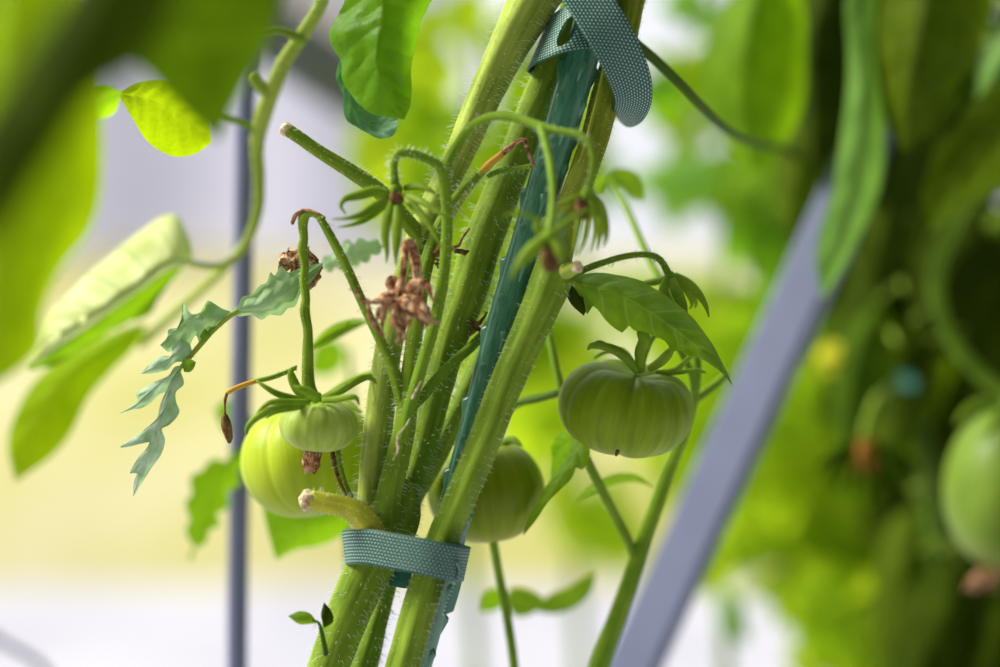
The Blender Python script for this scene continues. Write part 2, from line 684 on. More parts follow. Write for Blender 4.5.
def fruit_mat(name, dark, lite, top, blush, rough=0.42):
    t = NT(name)
    sp = t.n('ShaderNodeSeparateXYZ')
    t.l(t.coord('UV'), sp.inputs[0])
    st = t.noise(t.scaled(t.coord('UV'), (30.0, 1.2, 1)), 1.6, 4)
    bl = t.noise(t.coord(), 40, 3)
    c = t.ramp(t.math('ADD', t.math('MULTIPLY', st, 0.6), t.math('MULTIPLY', bl, 0.4)), [(0.35, dark), (0.68, lite)])
    c = t.mix(t.math('MULTIPLY', t.math('SUBTRACT', 1.0, t.math('DIVIDE', sp.outputs[1], 0.32), clamp=True), 0.55), c, top)
    c = t.mix(t.math('MULTIPLY', t.math('DIVIDE', t.math('SUBTRACT', sp.outputs[1], 0.70), 0.30, clamp=True), 0.55), c, blush)
    fine = t.noise(t.coord(), 700, 2)
    return t.done(t.bsdf(c, rough, 0.16, t.bump(fine, 0.06, 0.0006), sss=0.10))


M['fruit'] = fruit_mat('green_tomato_skin', (0.14, 0.225, 0.003), (0.28, 0.385, 0.010), (0.09, 0.18, 0.006), (0.42, 0.28, 0.04))
M['fruit_pale'] = fruit_mat('pale_tomato_skin', (0.27, 0.38, 0.03), (0.46, 0.56, 0.13), (0.22, 0.38, 0.03), (0.36, 0.40, 0.08))
M['fruit_large'] = fruit_mat('large_tomato_skin', (0.30, 0.40, 0.008), (0.44, 0.53, 0.025), (0.35, 0.5, 0.03), (0.40, 0.42, 0.03))
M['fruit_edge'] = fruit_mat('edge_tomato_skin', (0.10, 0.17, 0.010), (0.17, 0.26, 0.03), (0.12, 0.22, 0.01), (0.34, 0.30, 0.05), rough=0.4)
M['fruit_warm'] = fruit_mat('warm_tomato_skin', (0.15, 0.22, 0.004), (0.25, 0.32, 0.008), (0.17, 0.25, 0.006), (0.50, 0.36, 0.03))

t = NT('dried_petal')
n_ = t.noise(t.coord(), 300, 6, 0.65)
n2 = t.noise(t.scaled(t.coord('UV'), (26, 2.0, 1)), 1.5, 4)
f_ = t.math('ADD', t.math('MULTIPLY', n_, 0.55), t.math('MULTIPLY', n2, 0.5))
c_ = t.ramp(f_, [(0.43, (0.07, 0.022, 0.010)), (0.50, (0.34, 0.12, 0.04)), (0.55, (0.68, 0.36, 0.17)), (0.61, (0.95, 0.76, 0.54))])
M['dry'] = t.done(t.bsdf(c_, 0.75, 0.15, t.bump(f_, 0.9, 0.0016)))
t = NT('cut_pith')
n_ = t.noise(t.coord(), 500, 4)
M['pith'] = t.done(t.bsdf(t.ramp(n_, [(0.36, (0.38, 0.24, 0.10)), (0.62, (0.78, 0.68, 0.46))]), 0.85, 0.2, t.bump(n_, 0.7, 0.0015)))
t = NT('rust_core')
M['rust'] = t.done(t.bsdf((0.30, 0.14, 0.02), 0.85, 0.1))
t = NT('brown_core')
n_ = t.noise(t.coord(), 400, 4)
M['core'] = t.done(t.bsdf(t.ramp(n_, [(0.35, (0.07, 0.035, 0.012)), (0.7, (0.28, 0.15, 0.05))]), 0.85, 0.15))


def woven(name, base, dot):
    t = NT(name)
    uv = t.coord('UV')                      # uv in mm
    sp = t.n('ShaderNodeSeparateXYZ')
    t.l(uv, sp.inputs[0])
    u = t.math('DIVIDE', sp.outputs[0], 1.75)
    v = t.math('DIVIDE', sp.outputs[1], 1.40)
    row = t.math('FLOOR', v)
    uu = t.math('FRACT', t.math('ADD', u, t.math('MULTIPLY', row, 0.5)))
    vv = t.math('FRACT', v)
    du = t.math('MULTIPLY', t.math('SUBTRACT', uu, 0.5), 1.0)
    dv = t.math('MULTIPLY', t.math('SUBTRACT', vv, 0.5), 1.35)
    r = t.math('SQRT', t.math('ADD', t.math('MULTIPLY', du, du), t.math('MULTIPLY', dv, dv)))
    dm = t.math('SUBTRACT', 1.0, t.math('DIVIDE', t.math('SUBTRACT', r, 0.14), 0.20), clamp=True)
    c = t.mix(dm, base, dot)
    return t.done(t.bsdf(c, 0.5, 0.4, t.bump(dm, 0.6, 0.0006)))


M['tie'] = woven('woven_tie', (0.008, 0.095, 0.065), (0.66, 0.76, 0.68))
t = NT('tie_edge')
M['tie_back'] = t.done(t.bsdf((0.015, 0.14, 0.08), 0.55, 0.35))

t = NT('stake_plastic')
n_ = t.noise(t.scaled(t.coord('UV'), (6, 1.0, 1)), 3, 4)
M['stake'] = t.done(t.bsdf(t.ramp(n_, [(0.3, (0.030, 0.135, 0.070)), (0.75, (0.08, 0.27, 0.145))]), t.math('ADD', t.math('MULTIPLY', n_, 0.2), 0.18), 0.8))


def metal(name, col, rough=0.5):
    t = NT(name)
    n = t.noise(t.coord(), 30, 4)
    return t.done(t.bsdf(t.ramp(n, [(0.3, tuple(x * 0.88 for x in col)), (0.7, col)]), rough, 0.4, metal=0.0))


t = NT('teal_clip')
M['clip'] = t.done(t.bsdf((0.16, 0.60, 0.40), 0.4, 0.4))
M['pole'] = metal('blue_grey_paint', (0.17, 0.18, 0.30))
M['brace'] = metal('grey_paint', (0.155, 0.175, 0.275), 0.45)
M['beam_dark'] = metal('dark_beam', (0.16, 0.185, 0.15))
M['beam_pale'] = metal('pale_flange', (0.95, 0.84, 0.82))


def ground_mat(name, stops, scale, rough=0.9):
    t = NT(name)
    n = t.noise(t.coord(), scale, 4)
    return t.done(t.bsdf(t.ramp(n, stops), rough, 0.2))


M['floor'] = ground_mat('pale_floor', [(0.35, (0.38, 0.38, 0.45)), (0.65, (0.50, 0.50, 0.54))], 1.3)
M['bank'] = ground_mat('dry_grass', [(0.34, (0.44, 0.44, 0.10)), (0.5, (0.56, 0.53, 0.24)), (0.66, (0.65, 0.61, 0.42))], 0.7)
t = NT('milky_film')
n_ = t.noise(t.coord(), 0.5, 4)
fc = t.ramp(n_, [(0.3, (0.74, 0.71, 0.82)), (0.7, (0.86, 0.84, 0.92))])
fd = t.bsdf(fc, 0.6, 0.3)
ft = t.n('ShaderNodeBsdfTranslucent')
t.l(fc, ft.inputs[0])
mx = t.n('ShaderNodeMixShader')
mx.inputs[0].default_value = 0.88
t.l(fd, mx.inputs[1])
t.l(ft.outputs[0], mx.inputs[2])
M['film'] = t.done(mx.outputs[0])

# ------------------------------------------------------------------ the setting


def quad_strip(name, prof, x0, x1, m, kind='structure', nx=12, rough=0.0):
    mb = MB()
    v, f, u = [], [], []
    for i in range(nx + 1):
        x = x0 + (x1 - x0) * i / nx
        for (y, z) in prof:
            v.append((x, y, z + rough * noise.noise(Vector((x * 1.3, y * 1.7, 3)))))
            u.append((x, y))
    k = len(prof)
    for i in range(nx):
        for j in range(k - 1):
            f.append((i * k + j, (i + 1) * k + j, (i + 1) * k + j + 1, i * k + j + 1))
    mb.add(v, f, u)
    o = mb.build(name, m, origin=(0, prof[0][0], 0))
    o['kind'] = kind
    return o


quad_strip('floor', [(-3, 0), (0, 0), (3, 0), (6.6, 0), (9.4, 0)], -8, 8, M['floor'])
o = quad_strip('grass_bank', [(6.45, -0.02), (6.7, 0.22), (7.2, 0.55), (8.0, 0.92), (9.0, 1.27), (9.4, 1.33)], -8, 8, M['bank'], nx=60, rough=0.06)
o['label'] = 'dry yellow grass bank beyond the pale floor'
# milky film wall of the next tunnel, with folds
mb = MB()
v, f, u = [], [], []
nx = 40
for i in range(nx + 1):
    x = -8 + i / nx * 7.75
    for j in range(5):
        z = 1.0 + j * 0.9
        v.append((x, 9.35 + 0.05 * math.sin(x * 5) + 0.02 * math.sin(x * 17), z))
        u.append((x, z))
for i in range(nx):
    for j in range(4):
        f.append((i * 5 + j, (i + 1) * 5 + j, (i + 1) * 5 + j + 1, i * 5 + j + 1))
mb.add(v, f, u)
o = mb.build('wall_back', M['film'], origin=(-4, 9.35, 0))
o['kind'] = 'structure'


def bar(name, a, b, w, h, m, parent=None, roll=0.0, bevel=0.12):
    """rectangular bar (world points a, b) with chamfered edges"""
    t = (b - a).normalized()
    s = t.cross(Vector((0, -1, 0))).normalized()
    n = s.cross(t)
    q = Matrix.Rotation(roll, 3, t)
    s, n = q @ s, q @ n
    e = bevel * min(w, h)
    prof = [(-w / 2 + e, -h / 2), (w / 2 - e, -h / 2), (w / 2, -h / 2 + e), (w / 2, h / 2 - e), (w / 2 - e, h / 2), (-w / 2 + e, h / 2), (-w / 2, h / 2 - e), (-w / 2, -h / 2 + e)]
    mb = MB()
    v = [a + s * x + n * y for x, y in prof] + [b + s * x + n * y for x, y in prof]
    f = [(j, (j + 1) % 8, 8 + (j + 1) % 8, 8 + j) for j in range(8)] + [tuple(range(7, -1, -1)), tuple(range(8, 16))]
    mb.add(v, f)
    return mb.build(name, m, parent, origin=a, smooth=False)


# slim vertical pole of the house frame
P180 = 180
gp = ground_py(P180)
o = tube('support_pole', [(233, gp, P180, 10.5), (237, 667, P180, 10.5), (241, 380, P180, 10.5), (246, 60, P180, 10), (252, -500, P180, 10)], M['pole'], seg=20, ridge=0.0)
tag(o, 'slim blue-grey vertical pole left of the tomato stems', 'pole', kind='thing')

# leaning brace on the right
gp = ground_py(300)
xb = 634 - (gp - 667) * 0.453
o = bar('diagonal_brace', W(xb, gp, 300), W(1010, -165, 300), 0.031, 0.016, M['brace'], roll=-0.55)
tag(o, 'wide grey-blue metal brace leaning to the right behind the tomato', 'brace', kind='thing')

# dark roof beam upper left with its pale flange
e = empty('roof_beam', W(150, -60, 1200), 'dark grey roof beam with pale flange sloping behind the upper leaves', 'beam')
e['kind'] = 'thing'
bar('web', W(180, -25, 1200), W(430, 132, 1200), 0.075, 0.04, M['beam_dark'], e, roll=0.0)
bar('flange', W(200, -70, 1190), W(440, 93, 1190), 0.03, 0.07, M['beam_pale'], e, roll=0.0)

# thin wire low in the left corner
o = tube('guy_wire', [(-160, 530, 400, 4), (0, 640, 400, 4), (60, 690, 400, 4), (700, ground_py(400), 400, 4)], M['pole'], seg=8)
tag(o, 'thin grey wire crossing the lower left corner', 'wire', kind='thing')

# ------------------------------------------------------------------ the plant tied on the left: forked hairy stems
GP = ground_py(0)
plant = empty('tomato_plant', W(-140, GP, 0), 'hairy forked tomato plant left of the green stake, dried flower on its stem', 'tomato plant', 'tied tomato plants')
base_pts = [(-140, GP, 0, 22), (70, 1700, 0, 22), (238, 1000, -2, 21), (310, 720, -3, 19.5), (329, 665, -4, 19.5), (350, 610, -5, 20.5), (368, 570, -6, 22), (384, 535, -6, 27), (394, 510, -4, 26), (400, 485, 2, 17)]
stem('main_stem', base_pts, M['stem'], plant, hair=520, seg=28, ridge=0.05, nr=4, seed=1)
S1 = [(368, 545, -2, 14), (371, 500, -3, 14.5), (374, 460, -3, 14), (381, 400, -3, 13.5), (390, 340, -3, 12.5), (404, 285, -3, 12), (424, 225, -2, 12.5), (456, 159, -1, 13.5), (479, 105, 0, 15.5), (502, 55, 0, 18), (531, 0, 0, 23), (560, -50, 0, 24), (600, -160, 2, 20), (640, -300, 5, 16)]
stem('side_stem', S1, M['stem_pale'], plant, hair=900, hl=(2.5, 5.5), seg=32, ridge=0.15, nr=3, seed=2)
stem('side_stem', [(-120, GP, 24, 14), (90, 1700, 24, 14), (262, 960, 22, 14), (340, 735, 20, 14), (363, 667, 18, 14.5), (374, 630, 16, 12), (385, 592, 14, 10), (396, 550, 14, 10)], M['stem'], plant, hair=200, seed=18)
S2 = [(384, 540, -14, 15), (388, 500, -14, 13), (398, 458, -14, 12), (405, 425, -14, 11), (408, 395, -14, 10), (413, 350, -14, 8.5), (418, 310, -14, 8), (424, 275, -13, 7.5), (434, 240, -9, 6.5), (446, 212, -8, 5), (462, 190, -10, 4.2), (478, 175, -12, 4)]
stem('side_stem', S2, M['stem'], plant, hair=360, seed=3)
S2b = [(403, 405, -14, 7), (395, 375, -15, 6.5), (381, 342, -15, 5.2), (364, 306, -16, 4.8), (344, 262, -16, 4.8), (326, 228, -16, 4.2), (319, 217, -16, 3.4)]
stem('side_stem', S2b, M['stem'], plant, hair=170, hl=(1.5, 3.2), seed=4)
S3 = [(392, 520, 8, 14), (404, 492, 10, 13), (416, 465, 12, 13), (428, 425, 13, 14.5), (438, 385, 13, 15.5), (452, 335, 13, 17), (468, 292, 13, 19), (480, 250, 13, 19.5), (497, 205, 13, 18.5), (515, 160, 13, 17), (532, 113, 14, 16), (548, 75, 15, 16), (568, 25, 15, 15), (590, -40, 15, 14), (620, -200, 16, 12)]
stem('side_stem', S3, M['stem'], plant, hair=800, hl=(2.5, 6), seg=28, seed=5)
S4 = [(392, 530, 22, 15), (410, 490, 24, 16), (428, 462, 26, 15), (447, 430, 28, 12.5), (470, 385, 30, 10.5), (488, 340, 34, 9), (500, 300, 38, 7), (512, 255, 42, 6), (530, 200, 50, 5)]
stem('side_stem', S4, M['stem'], plant, hair=300, seed=6)
S5 = [(412, 407, -10, 5), (423, 396, -4, 5), (436, 380, -4, 5.2), (456, 360, -3, 5), (472, 346, 6, 4.8), (486, 330, 18, 4.8), (496, 304, 27, 5), (505, 275, 29, 4.2)]
stem('side_stem', S5, M['stem_truss'], plant, hair=90, seed=7)
T1 = [(402, 440, -20, 7), (408, 415, -22, 7), (415, 390, -24, 6.5), (425, 355, -25, 6.2), (434, 325, -26, 6), (442, 288, -27, 5.8), (446, 250, -28, 5.6), (447, 215, -29, 5.4), (445, 185, -30, 6), (444, 172, -30, 6)]
stem('truss_stem', T1, M['stem_truss'], plant, hair=170, hl=(1.5, 3.0), seed=8)
stem('truss_stem', [(444, 174, -30, 5), (438, 165, -31, 4.6), (425, 158, -32, 4.3), (410, 153, -33, 4.2), (399, 153, -34, 4), (394, 162, -34, 3.8), (394, 174, -34, 4), (395, 184, -34, 4.6)], M['stem_truss'], plant, hair=130, hl=(2.0, 3.8), seed=9)
stem('truss_stem', [(444, 176, -30, 5.2), (448, 162, -31, 5.2), (457, 145, -33, 4.8), (470, 128, -36, 4.6), (488, 117.5, -40, 4.5), (507, 116.5, -44, 4.3), (526, 121, -48, 4.3), (541, 127, -52, 5), (558, 131, -56, 4), (576, 134, -59, 3.8), (588, 142, -61, 3.8), (593, 155, -62, 3.4), (592, 172, -62, 3.4), (588, 188, -62, 3.6)], M['stem_truss'], plant, hair=90, hl=(1.2, 2.6), seed=10)
stem('truss_stem', [(541, 126, -52, 4.6), (545, 140, -58, 4.2), (550, 162, -66, 4), (553, 190, -74, 4), (552, 215, -80, 4.4), (549, 232, -84, 5)], M['stem_truss'], plant, hair=40, hl=(1.2, 2.4), seed=11)

# pruned stubs
st = stem('pruned_stub', [(422, 240, -4, 8), (405, 219, -9, 8), (380, 192, -11, 8), (352, 172, -12, 7.4), (320, 152, -13, 6.6), (300, 138, -14, 6.4), (288, 130, -14, 6.6)], M['stem'], plant, hair=170, hl=(1.5, 3), seed=12)
tube('cut_face', [(289.5, 131, -14, 6.3), (286, 128.7, -14, 6.8), (283, 126.6, -14, 5.6)], M['pith'], st, seg=16, n=6, bumpy=0.25)
st = stem('pruned_stub', [(378, 545, -18, 12), (371, 528, -19, 13), (358, 513, -20, 12.5), (343, 506, -20, 11), (325, 502, -21, 10), (311, 500, -21, 10)], M['stem_yellow'], plant, hair=150, hl=(1.5, 3), seed=13)
tube('cut_face', [(312, 500, -21, 9.6), (307, 499.6, -21, 10.4), (302, 499, -21, 8.8)], M['pith'], st, seg=20, n=8, bumpy=0.3)
stem('twig', [(352, 508, -6, 2.4), (345, 492, -10, 2.4), (338, 474, -11, 2.6), (333, 455, -12, 2.4), (331, 444, -12, 1.6)], M['core'], plant, hair=40, hl=(1.2, 2.5), seg=10, seed=14)
stem('twig', [(358, 510, -10, 2.4), (347, 488, -14, 2.4), (340, 466, -15, 2.6), (338, 450, -15, 2.2)], M['stem_truss'], plant, hair=30, hl=(1.2, 2.5), seg=10, seed=15)

# withering twig with orange and brown end, and its green neighbour
tw = stem('twig', [(449, 218, -6, 4.4), (457, 204, -8, 4.2), (470, 186, -10, 4), (484, 170, -12, 3.8)], M['stem_pale'], plant, hair=50, seed=16)
w2 = tube('withered_end', [(483, 171, -12, 3.9), (492, 162, -13, 3.7), (503, 153, -14, 3.4)], M['stem_orange'], tw, seg=12, bumpy=0.15)
tube('dry_tip', [(502, 154, -14, 3.2), (510, 147, -14, 2.6), (519, 140.5, -15, 2.4), (525, 140, -15, 2.4), (527, 147, -15, 2.2), (530, 158, -15, 1.9), (534, 166, -15, 1.8)], M['dry'], w2, seg=10, bumpy=0.3)
stem('twig', [(488, 176, 2, 2.6), (500, 171, 0, 2.8), (514, 169, -4, 2.8), (526, 167, -8, 2.8), (534, 165, -10, 2.4)], M['stem_truss'], plant, hair=40, hl=(1.2, 2.4), seg=10, seed=17)


def make_calyx(parent, c, sepals, core=None, mat_s='stem_truss', stalk_r=6, name='flower_calyx', blossom=None, thick=0.28, cup=None):
    """c (px,py,dz) base of the calyx; sepals: lists of (px,py,dz,w)"""
    cx, cy, cz = c
    mb = MB()
    add_tube(mb, cup or [(cx, cy - stalk_r * 0.9, cz, stalk_r * 0.55), (cx, cy - stalk_r * 0.2, cz, stalk_r), (cx, cy + stalk_r * 0.8, cz, stalk_r * 0.9)], seg=14, n=8, bumpy=0.08)
    cal = mb.build(name, M[mat_s], parent)
    for k, s in enumerate(sepals):
        blade('sepal', s, M[mat_s if mat_s != 'stem_truss' else 'sepal'], cal, thick=thick, fold=0.3, seed=k)
    if core:
        mb = MB()
        for k in range(9):
            a = k * 2.4
            r = core[3] * 0.55 * math.sqrt(k / 9)
            x, y = core[0] + r * math.cos(a), core[1] + r * math.sin(a) * 0.7
            add_tube(mb, [(x, y - core[3] * 0.5, core[2] + r * math.sin(a) * 0.3, core[3] * 0.3), (x, y, core[2] + r * math.sin(a) * 0.3, core[3] * 0.36), (x + r * .1, y + core[4], core[2], core[3] * 0.22)], seg=8, n=6, bumpy=0.3, seed=k)
        mb.build('withered_core', M['core'], cal)
    return cal


# open calyx over the dried flower
make_calyx(plant, (396, 189, -34), [
    [(390, 194, -36, 4), (374, 191, -40, 5.5), (358, 195, -44, 5), (345, 199, -48, 3.2), (341, 206, -48, 1.8), (346, 214, -46, 0.7)],
    [(391, 197, -36, 3), (378, 204, -41, 4.6), (362, 214, -46, 3.8), (348, 218, -50, 2), (332, 219, -52, 0.6)],
    [(391, 199, -34, 3), (380, 208, -36, 4.2), (365, 219, -40, 3.4), (350, 225, -43, 1.8), (338, 227, -44, 0.6)],
    [(392, 200, -40, 3), (388, 215, -46, 4.6), (385, 235, -48, 4.4), (387, 252, -48, 2.2), (386.5, 263, -47, 0.6)],
    [(397, 201, -41, 3), (397, 218, -47, 5), (397, 238, -49, 4.8), (396, 254, -49, 2.4), (396, 266, -47, 0.6)],
    [(404, 194, -36, 3), (415, 198, -42, 4), (428, 205, -47, 3.4), (440, 213, -50, 2.4), (452, 217, -51, 0.7)],
    [(404, 188, -34, 3), (416, 186, -38, 3.6), (428, 189, -41, 2.8), (436, 194, -42, 0.8)],
    [(404, 197, -37, 3), (414, 206, -43, 4.2), (426, 220, -48, 3.6), (436, 236, -50, 2.2), (442, 249, -50, 0.6)],
], core=(396, 199, -42, 9, 4), stalk_r=6.5)
# two soft calyxes hanging in front of the pruned stem
make_calyx(plant, (549, 238, -86), [
    [(545, 236, -88, 4), (536, 246, -92, 7.5), (524, 258, -94, 6), (514, 272, -95, 2.5), (511, 281, -95, 0.8)],
    [(545, 232, -86, 3), (534, 219, -86, 2.6), (518, 213, -86, 2), (503, 216, -86, 0.7)],
    [(554, 232, -86, 3), (566, 222, -84, 2.8), (580, 213, -82, 2), (592, 208, -80, 0.8)],
    [(554, 240, -90, 4), (560, 252, -92, 5), (562, 262, -92, 2)],
    [(541, 236, -80, 3), (536, 226, -80, 3), (540, 216, -80, 1)],
], core=(549, 257, -88, 12, 12), stalk_r=9)
make_calyx(plant, (588, 193, -62), [
    [(592, 195, -62, 4), (600, 205, -64, 5), (605, 222, -66, 4.4), (606, 238, -66, 2.6), (603, 247, -66, 0.8)],
    [(590, 196, -64, 3), (594, 212, -66, 3.4), (595, 232, -67, 2.4), (590, 252, -67, 0.7)],
    [(588, 198, -58, 3), (588, 215, -58, 3.4), (584, 240, -58, 2.4), (577, 256, -58, 0.7)],
    [(584, 198, -62, 3), (580, 216, -64, 3.6), (576, 238, -65, 2.6), (573, 256, -65, 0.7)],
    [(594, 195, -60, 3), (601, 212, -60, 4), (600, 232, -60, 3), (597, 250, -60, 0.8)],
    [(584, 194, -62, 3), (574, 199, -63, 3), (561, 204, -64, 2), (550, 207, -64, 0.8)],
], core=(581, 206, -64, 8.5, 12), stalk_r=7)

# dried brown flower hanging on its bent stalk
fl = tube('dried_flower', [(420, 300, -26, 4), (417.5, 278, -30, 5.2), (415, 258, -33, 5), (412, 246, -35, 4.4), (409, 241.5, -36, 4.4), (405.5, 245, -37, 4.2), (405, 258, -38, 3.6), (402.5, 275, -38, 3.4), (399, 291, -38, 4.6), (399, 304, -38, 6)], M['dry'], plant, seg=14, bumpy=0.22, n=60)
fl['label'] = 'dried brown flower on a bent stalk'
petals = [
    [(396, 300, -44, 3), (384, 300, -48, 3.4), (372, 301, -50, 2.2), (362, 300, -50, 1.2)],
    [(404, 300, -46, 3), (418, 310, -50, 4.4), (430, 320, -52, 3), (441, 324, -52, 1)],
    [(398, 305, -46, 3), (393, 320, -49, 4.2), (398, 333, -49, 3), (396, 344, -48, 1)],
    [(388, 300, -44, 3), (379, 312, -46, 2.6), (378, 326, -46, 2), (381, 336, -45, .8)],
    [(399, 292, -38, 3), (388, 295, -41, 6), (378, 299, -43, 4), (368, 302, -45, 2.4), (361, 301, -46, 2)],
    [(370, 301, -45, 2), (360, 298, -46, 2.2), (354, 291, -46, 1.8), (349, 289, -46, 0.8)],
    [(368, 302, -45, 2), (368, 314, -45, 2.4), (373, 325, -44, 2.4), (381, 335, -42, 1.4), (384, 340, -42, .8)],
    [(391, 296, -38, 3), (386, 308, -40, 4), (383, 322, -40, 2.8), (384, 336, -38, 1)],
    [(398, 298, -42, 4), (395, 312, -45, 7), (398, 324, -45, 6), (404, 334, -44, 3), (400, 345, -43, 1.4)],
    [(402, 296, -40, 4), (414, 299, -44, 8), (424, 308, -47, 7), (432, 318, -48, 5), (440, 323, -48, 1.2)],
    [(402, 290, -38, 4), (412, 286, -42, 6.5), (424, 284, -44, 5), (430, 294, -45, 3), (434, 304, -45, 1.6)],
    [(404, 300, -40, 3), (414, 309, -42, 5), (420, 318, -43, 3.6), (428, 325, -43, 2.6), (423, 330, -43, 1)],
    [(395, 290, -36, 3), (391, 284, -37, 5), (395, 279, -38, 3), (402, 282, -38, 2)],
    [(404, 294, -40, 5), (408, 301, -46, 7), (411, 308, -46, 5), (409, 314, -45, 2)],
    [(400, 300, -44, 3), (404, 315, -47, 5), (407, 325, -47, 3), (410, 330, -46, 1)],
    [(412, 284, -40, 3), (420, 280, -38, 5), (427, 284, -38, 4), (432, 292, -38, 1.4)],
]
for k, p in enumerate(petals):
    blade('dried_petal', p, M['dry'], fl, thick=0.22, crumple=0.65, fold=0.6, seed=k, n=40, seg=14, twist=(-1) ** k * 1.1)
# withered bits caught among the stems
mb = MB()
for k, p in enumerate([[(448, 252, -14, 2), (458, 245, -16, 1.6), (466, 233, -16, 1.2), (470, 228, -16, .8)], [(440, 262, -12, 4), (439, 250, -14, 5), (444, 244, -14, 2)], [(455, 250, -8, 2), (463, 252, -9, 2.2), (470, 251, -9, 1)], [(437, 262, -12, 2), (441, 272, -12, 2), (439, 280, -12, 1)]]):
    add_blade(mb, p, thick=0.5, crumple=1.2, seed=k, n=16)
mb.build('withered_bract', M['core'], plant)
mb = MB()
for k, p in enumerate([[(470, 336, 8, 2), (476, 326, 6, 2.6), (482, 320, 6, 1)], [(468, 322, 8, 2), (479, 323, 6, 2), (487, 312, 6, 1)], [(472, 328, 8, 2.2), (484, 330, 7, 2), (490, 326, 6, .8)]]):
    add_blade(mb, p, thick=0.5, crumple=1.2, seed=k + 8, n=16)
mb.build('withered_bract', M['core'], plant)
# pale scar threads where the truss leaves the stem
mb = MB()
for p in ([(410, 404, -24, .8), (413, 397, -26.5, 1.4), (417, 389, -28, 1.0), (421, 381, -29, .5)], [(396, 447, -26, .6), (399, 434, -26, 1.0), (405, 427, -27, .9), (410, 418, -27, .6)], [(397, 440, -27, .8), (398, 450, -27, 1.2), (393, 460, -27, .7)]):
    add_tube(mb, p, seg=8, bumpy=0.4)
mb.build('scar', M['pith'], plant)

# jagged silvery leaf of the same plant reaching out to the left
cl = stem('jagged_leaf', [(318, 267, -5, 1.0), (300, 282, -7, 1.4), (270, 297, -7, 2.2), (234, 313, -8, 3), (214, 329, -8, 3), (201, 344, -9, 2.8), (190, 357, -9, 2.4), (178, 372, -10, 2.0), (160, 415, -12, 1.4)], M['stem_pale'], plant, hair=50, hl=(1, 2), seg=10, seed=21)
cl['label'] = 'silvery green jagged leaf hanging out to the left'
leaf('leaflet', [(232, 313, -8), (262, 303, -12), (290, 288, -10), (322, 264, -6)],
     [(232, 313, -8), (238, 305, -10), (243, 296, -8), (252, 293, -9), (259, 285, -8), (266, 281, -9), (270, 272, -6), (274, 275, -8), (280, 266, -6), (288, 272, -8), (300, 268, -5), (324, 262, -5)],
     [(232, 313, -8), (240, 318, -4), (252, 315, -3), (262, 318, -2), (270, 314, -3), (281, 315, -2), (288, 309, -3), (296, 307, -2), (303, 292, -3), (313, 280, -4), (324, 263, -5)], M['leaf_silver'], cl, veins=5, puff=1.3, wave=0.25, seed=1)
leaf('leaflet', [(215, 329, -8), (205, 318, -12), (190, 322, -13), (172, 334, -12), (160, 345, -11)],
     [(215, 329, -8), (222, 318, -10), (231, 312, -9), (222, 308, -10), (208, 300, -8), (205, 308, -11), (192, 312, -12), (184, 302, -8), (183, 313, -12), (180, 326, -12), (168, 330, -11), (171, 339, -11), (160, 345, -11)],
     [(215, 329, -8), (206, 334, -6), (200, 343, -4), (196, 336, -8), (190, 346, -7), (181, 352, -8), (176, 348, -9), (168, 353, -9), (160, 345, -11)], M['leaf_silver'], cl, veins=4, puff=1.3, wave=0.35, seed=2)
leaf('leaflet', [(192, 352, -9), (180, 352, -12), (160, 364, -14), (141, 374, -14)],
     [(192, 352, -9), (190, 344, -10), (180, 340, -11), (172, 347, -10), (173, 356, -12), (160, 356, -12), (150, 364, -12), (141, 374, -14)],
     [(192, 352, -9), (188, 360, -8), (176, 362, -9), (166, 370, -11), (154, 373, -12), (141, 374, -14)], M['leaf_frost'], cl, veins=4, wave=0.3, seed=3)
leaf('leaflet', [(183, 366, -10), (165, 378, -14), (150, 392, -14), (135, 405, -14), (118, 414, -12)],
     [(183, 366, -10), (176, 366, -12), (170, 374, -12), (158, 379, -13), (148, 386, -12), (136, 393, -10), (138, 400, -13), (130, 407, -12), (118, 414, -12)],
     [(183, 366, -10), (178, 378, -6), (168, 390, -7), (160, 393, -7), (152, 402, -8), (140, 408, -10), (132, 410, -11), (118, 414, -12)], M['leaf_frost'], cl, veins=4, wave=0.3, seed=4)
leaf('leaflet', [(180, 370, -10), (169, 395, -14), (160, 422, -15), (150, 452, -13), (133, 497, -8)],
     [(180, 370, -10), (172, 378, -12), (166, 390, -13), (160, 405, -13), (157, 420, -14), (148, 428, -12), (120, 447, -8), (135, 446, -11), (150, 440, -13), (147, 448, -13), (139, 456, -11), (130, 473, -9), (138, 470, -11), (134, 482, -9), (133, 497, -8)],
     [(180, 370, -10), (184, 384, -8), (176, 392, -9), (176, 402, -8), (179, 412, -8), (171, 424, -9), (164, 428, -10), (165, 440, -10), (160, 455, -10), (150, 470, -9), (141, 484, -8), (133, 497, -8)], M['leaf_frost'], cl, veins=6, puff=1.2, wave=0.25, seed=5)
leaf('leaflet', [(184, 372, -10), (190, 366, -14), (196, 362, -14)], [(184, 372, -10), (182, 362, -12), (188, 358, -12), (196, 362, -14)], [(184, 372, -10), (190, 372, -10), (194, 368, -12), (196, 362, -14)], M['leaf'], cl, nu=14, nv=3)
leaf('leaflet', [(203, 343, -9), (207, 335, -14), (205, 328, -14)], [(203, 343, -9), (200, 336, -12), (205, 328, -14)], [(203, 343, -9), (210, 336, -10), (205, 328, -14)], M['leaf'], cl, nu=12, nv=3)
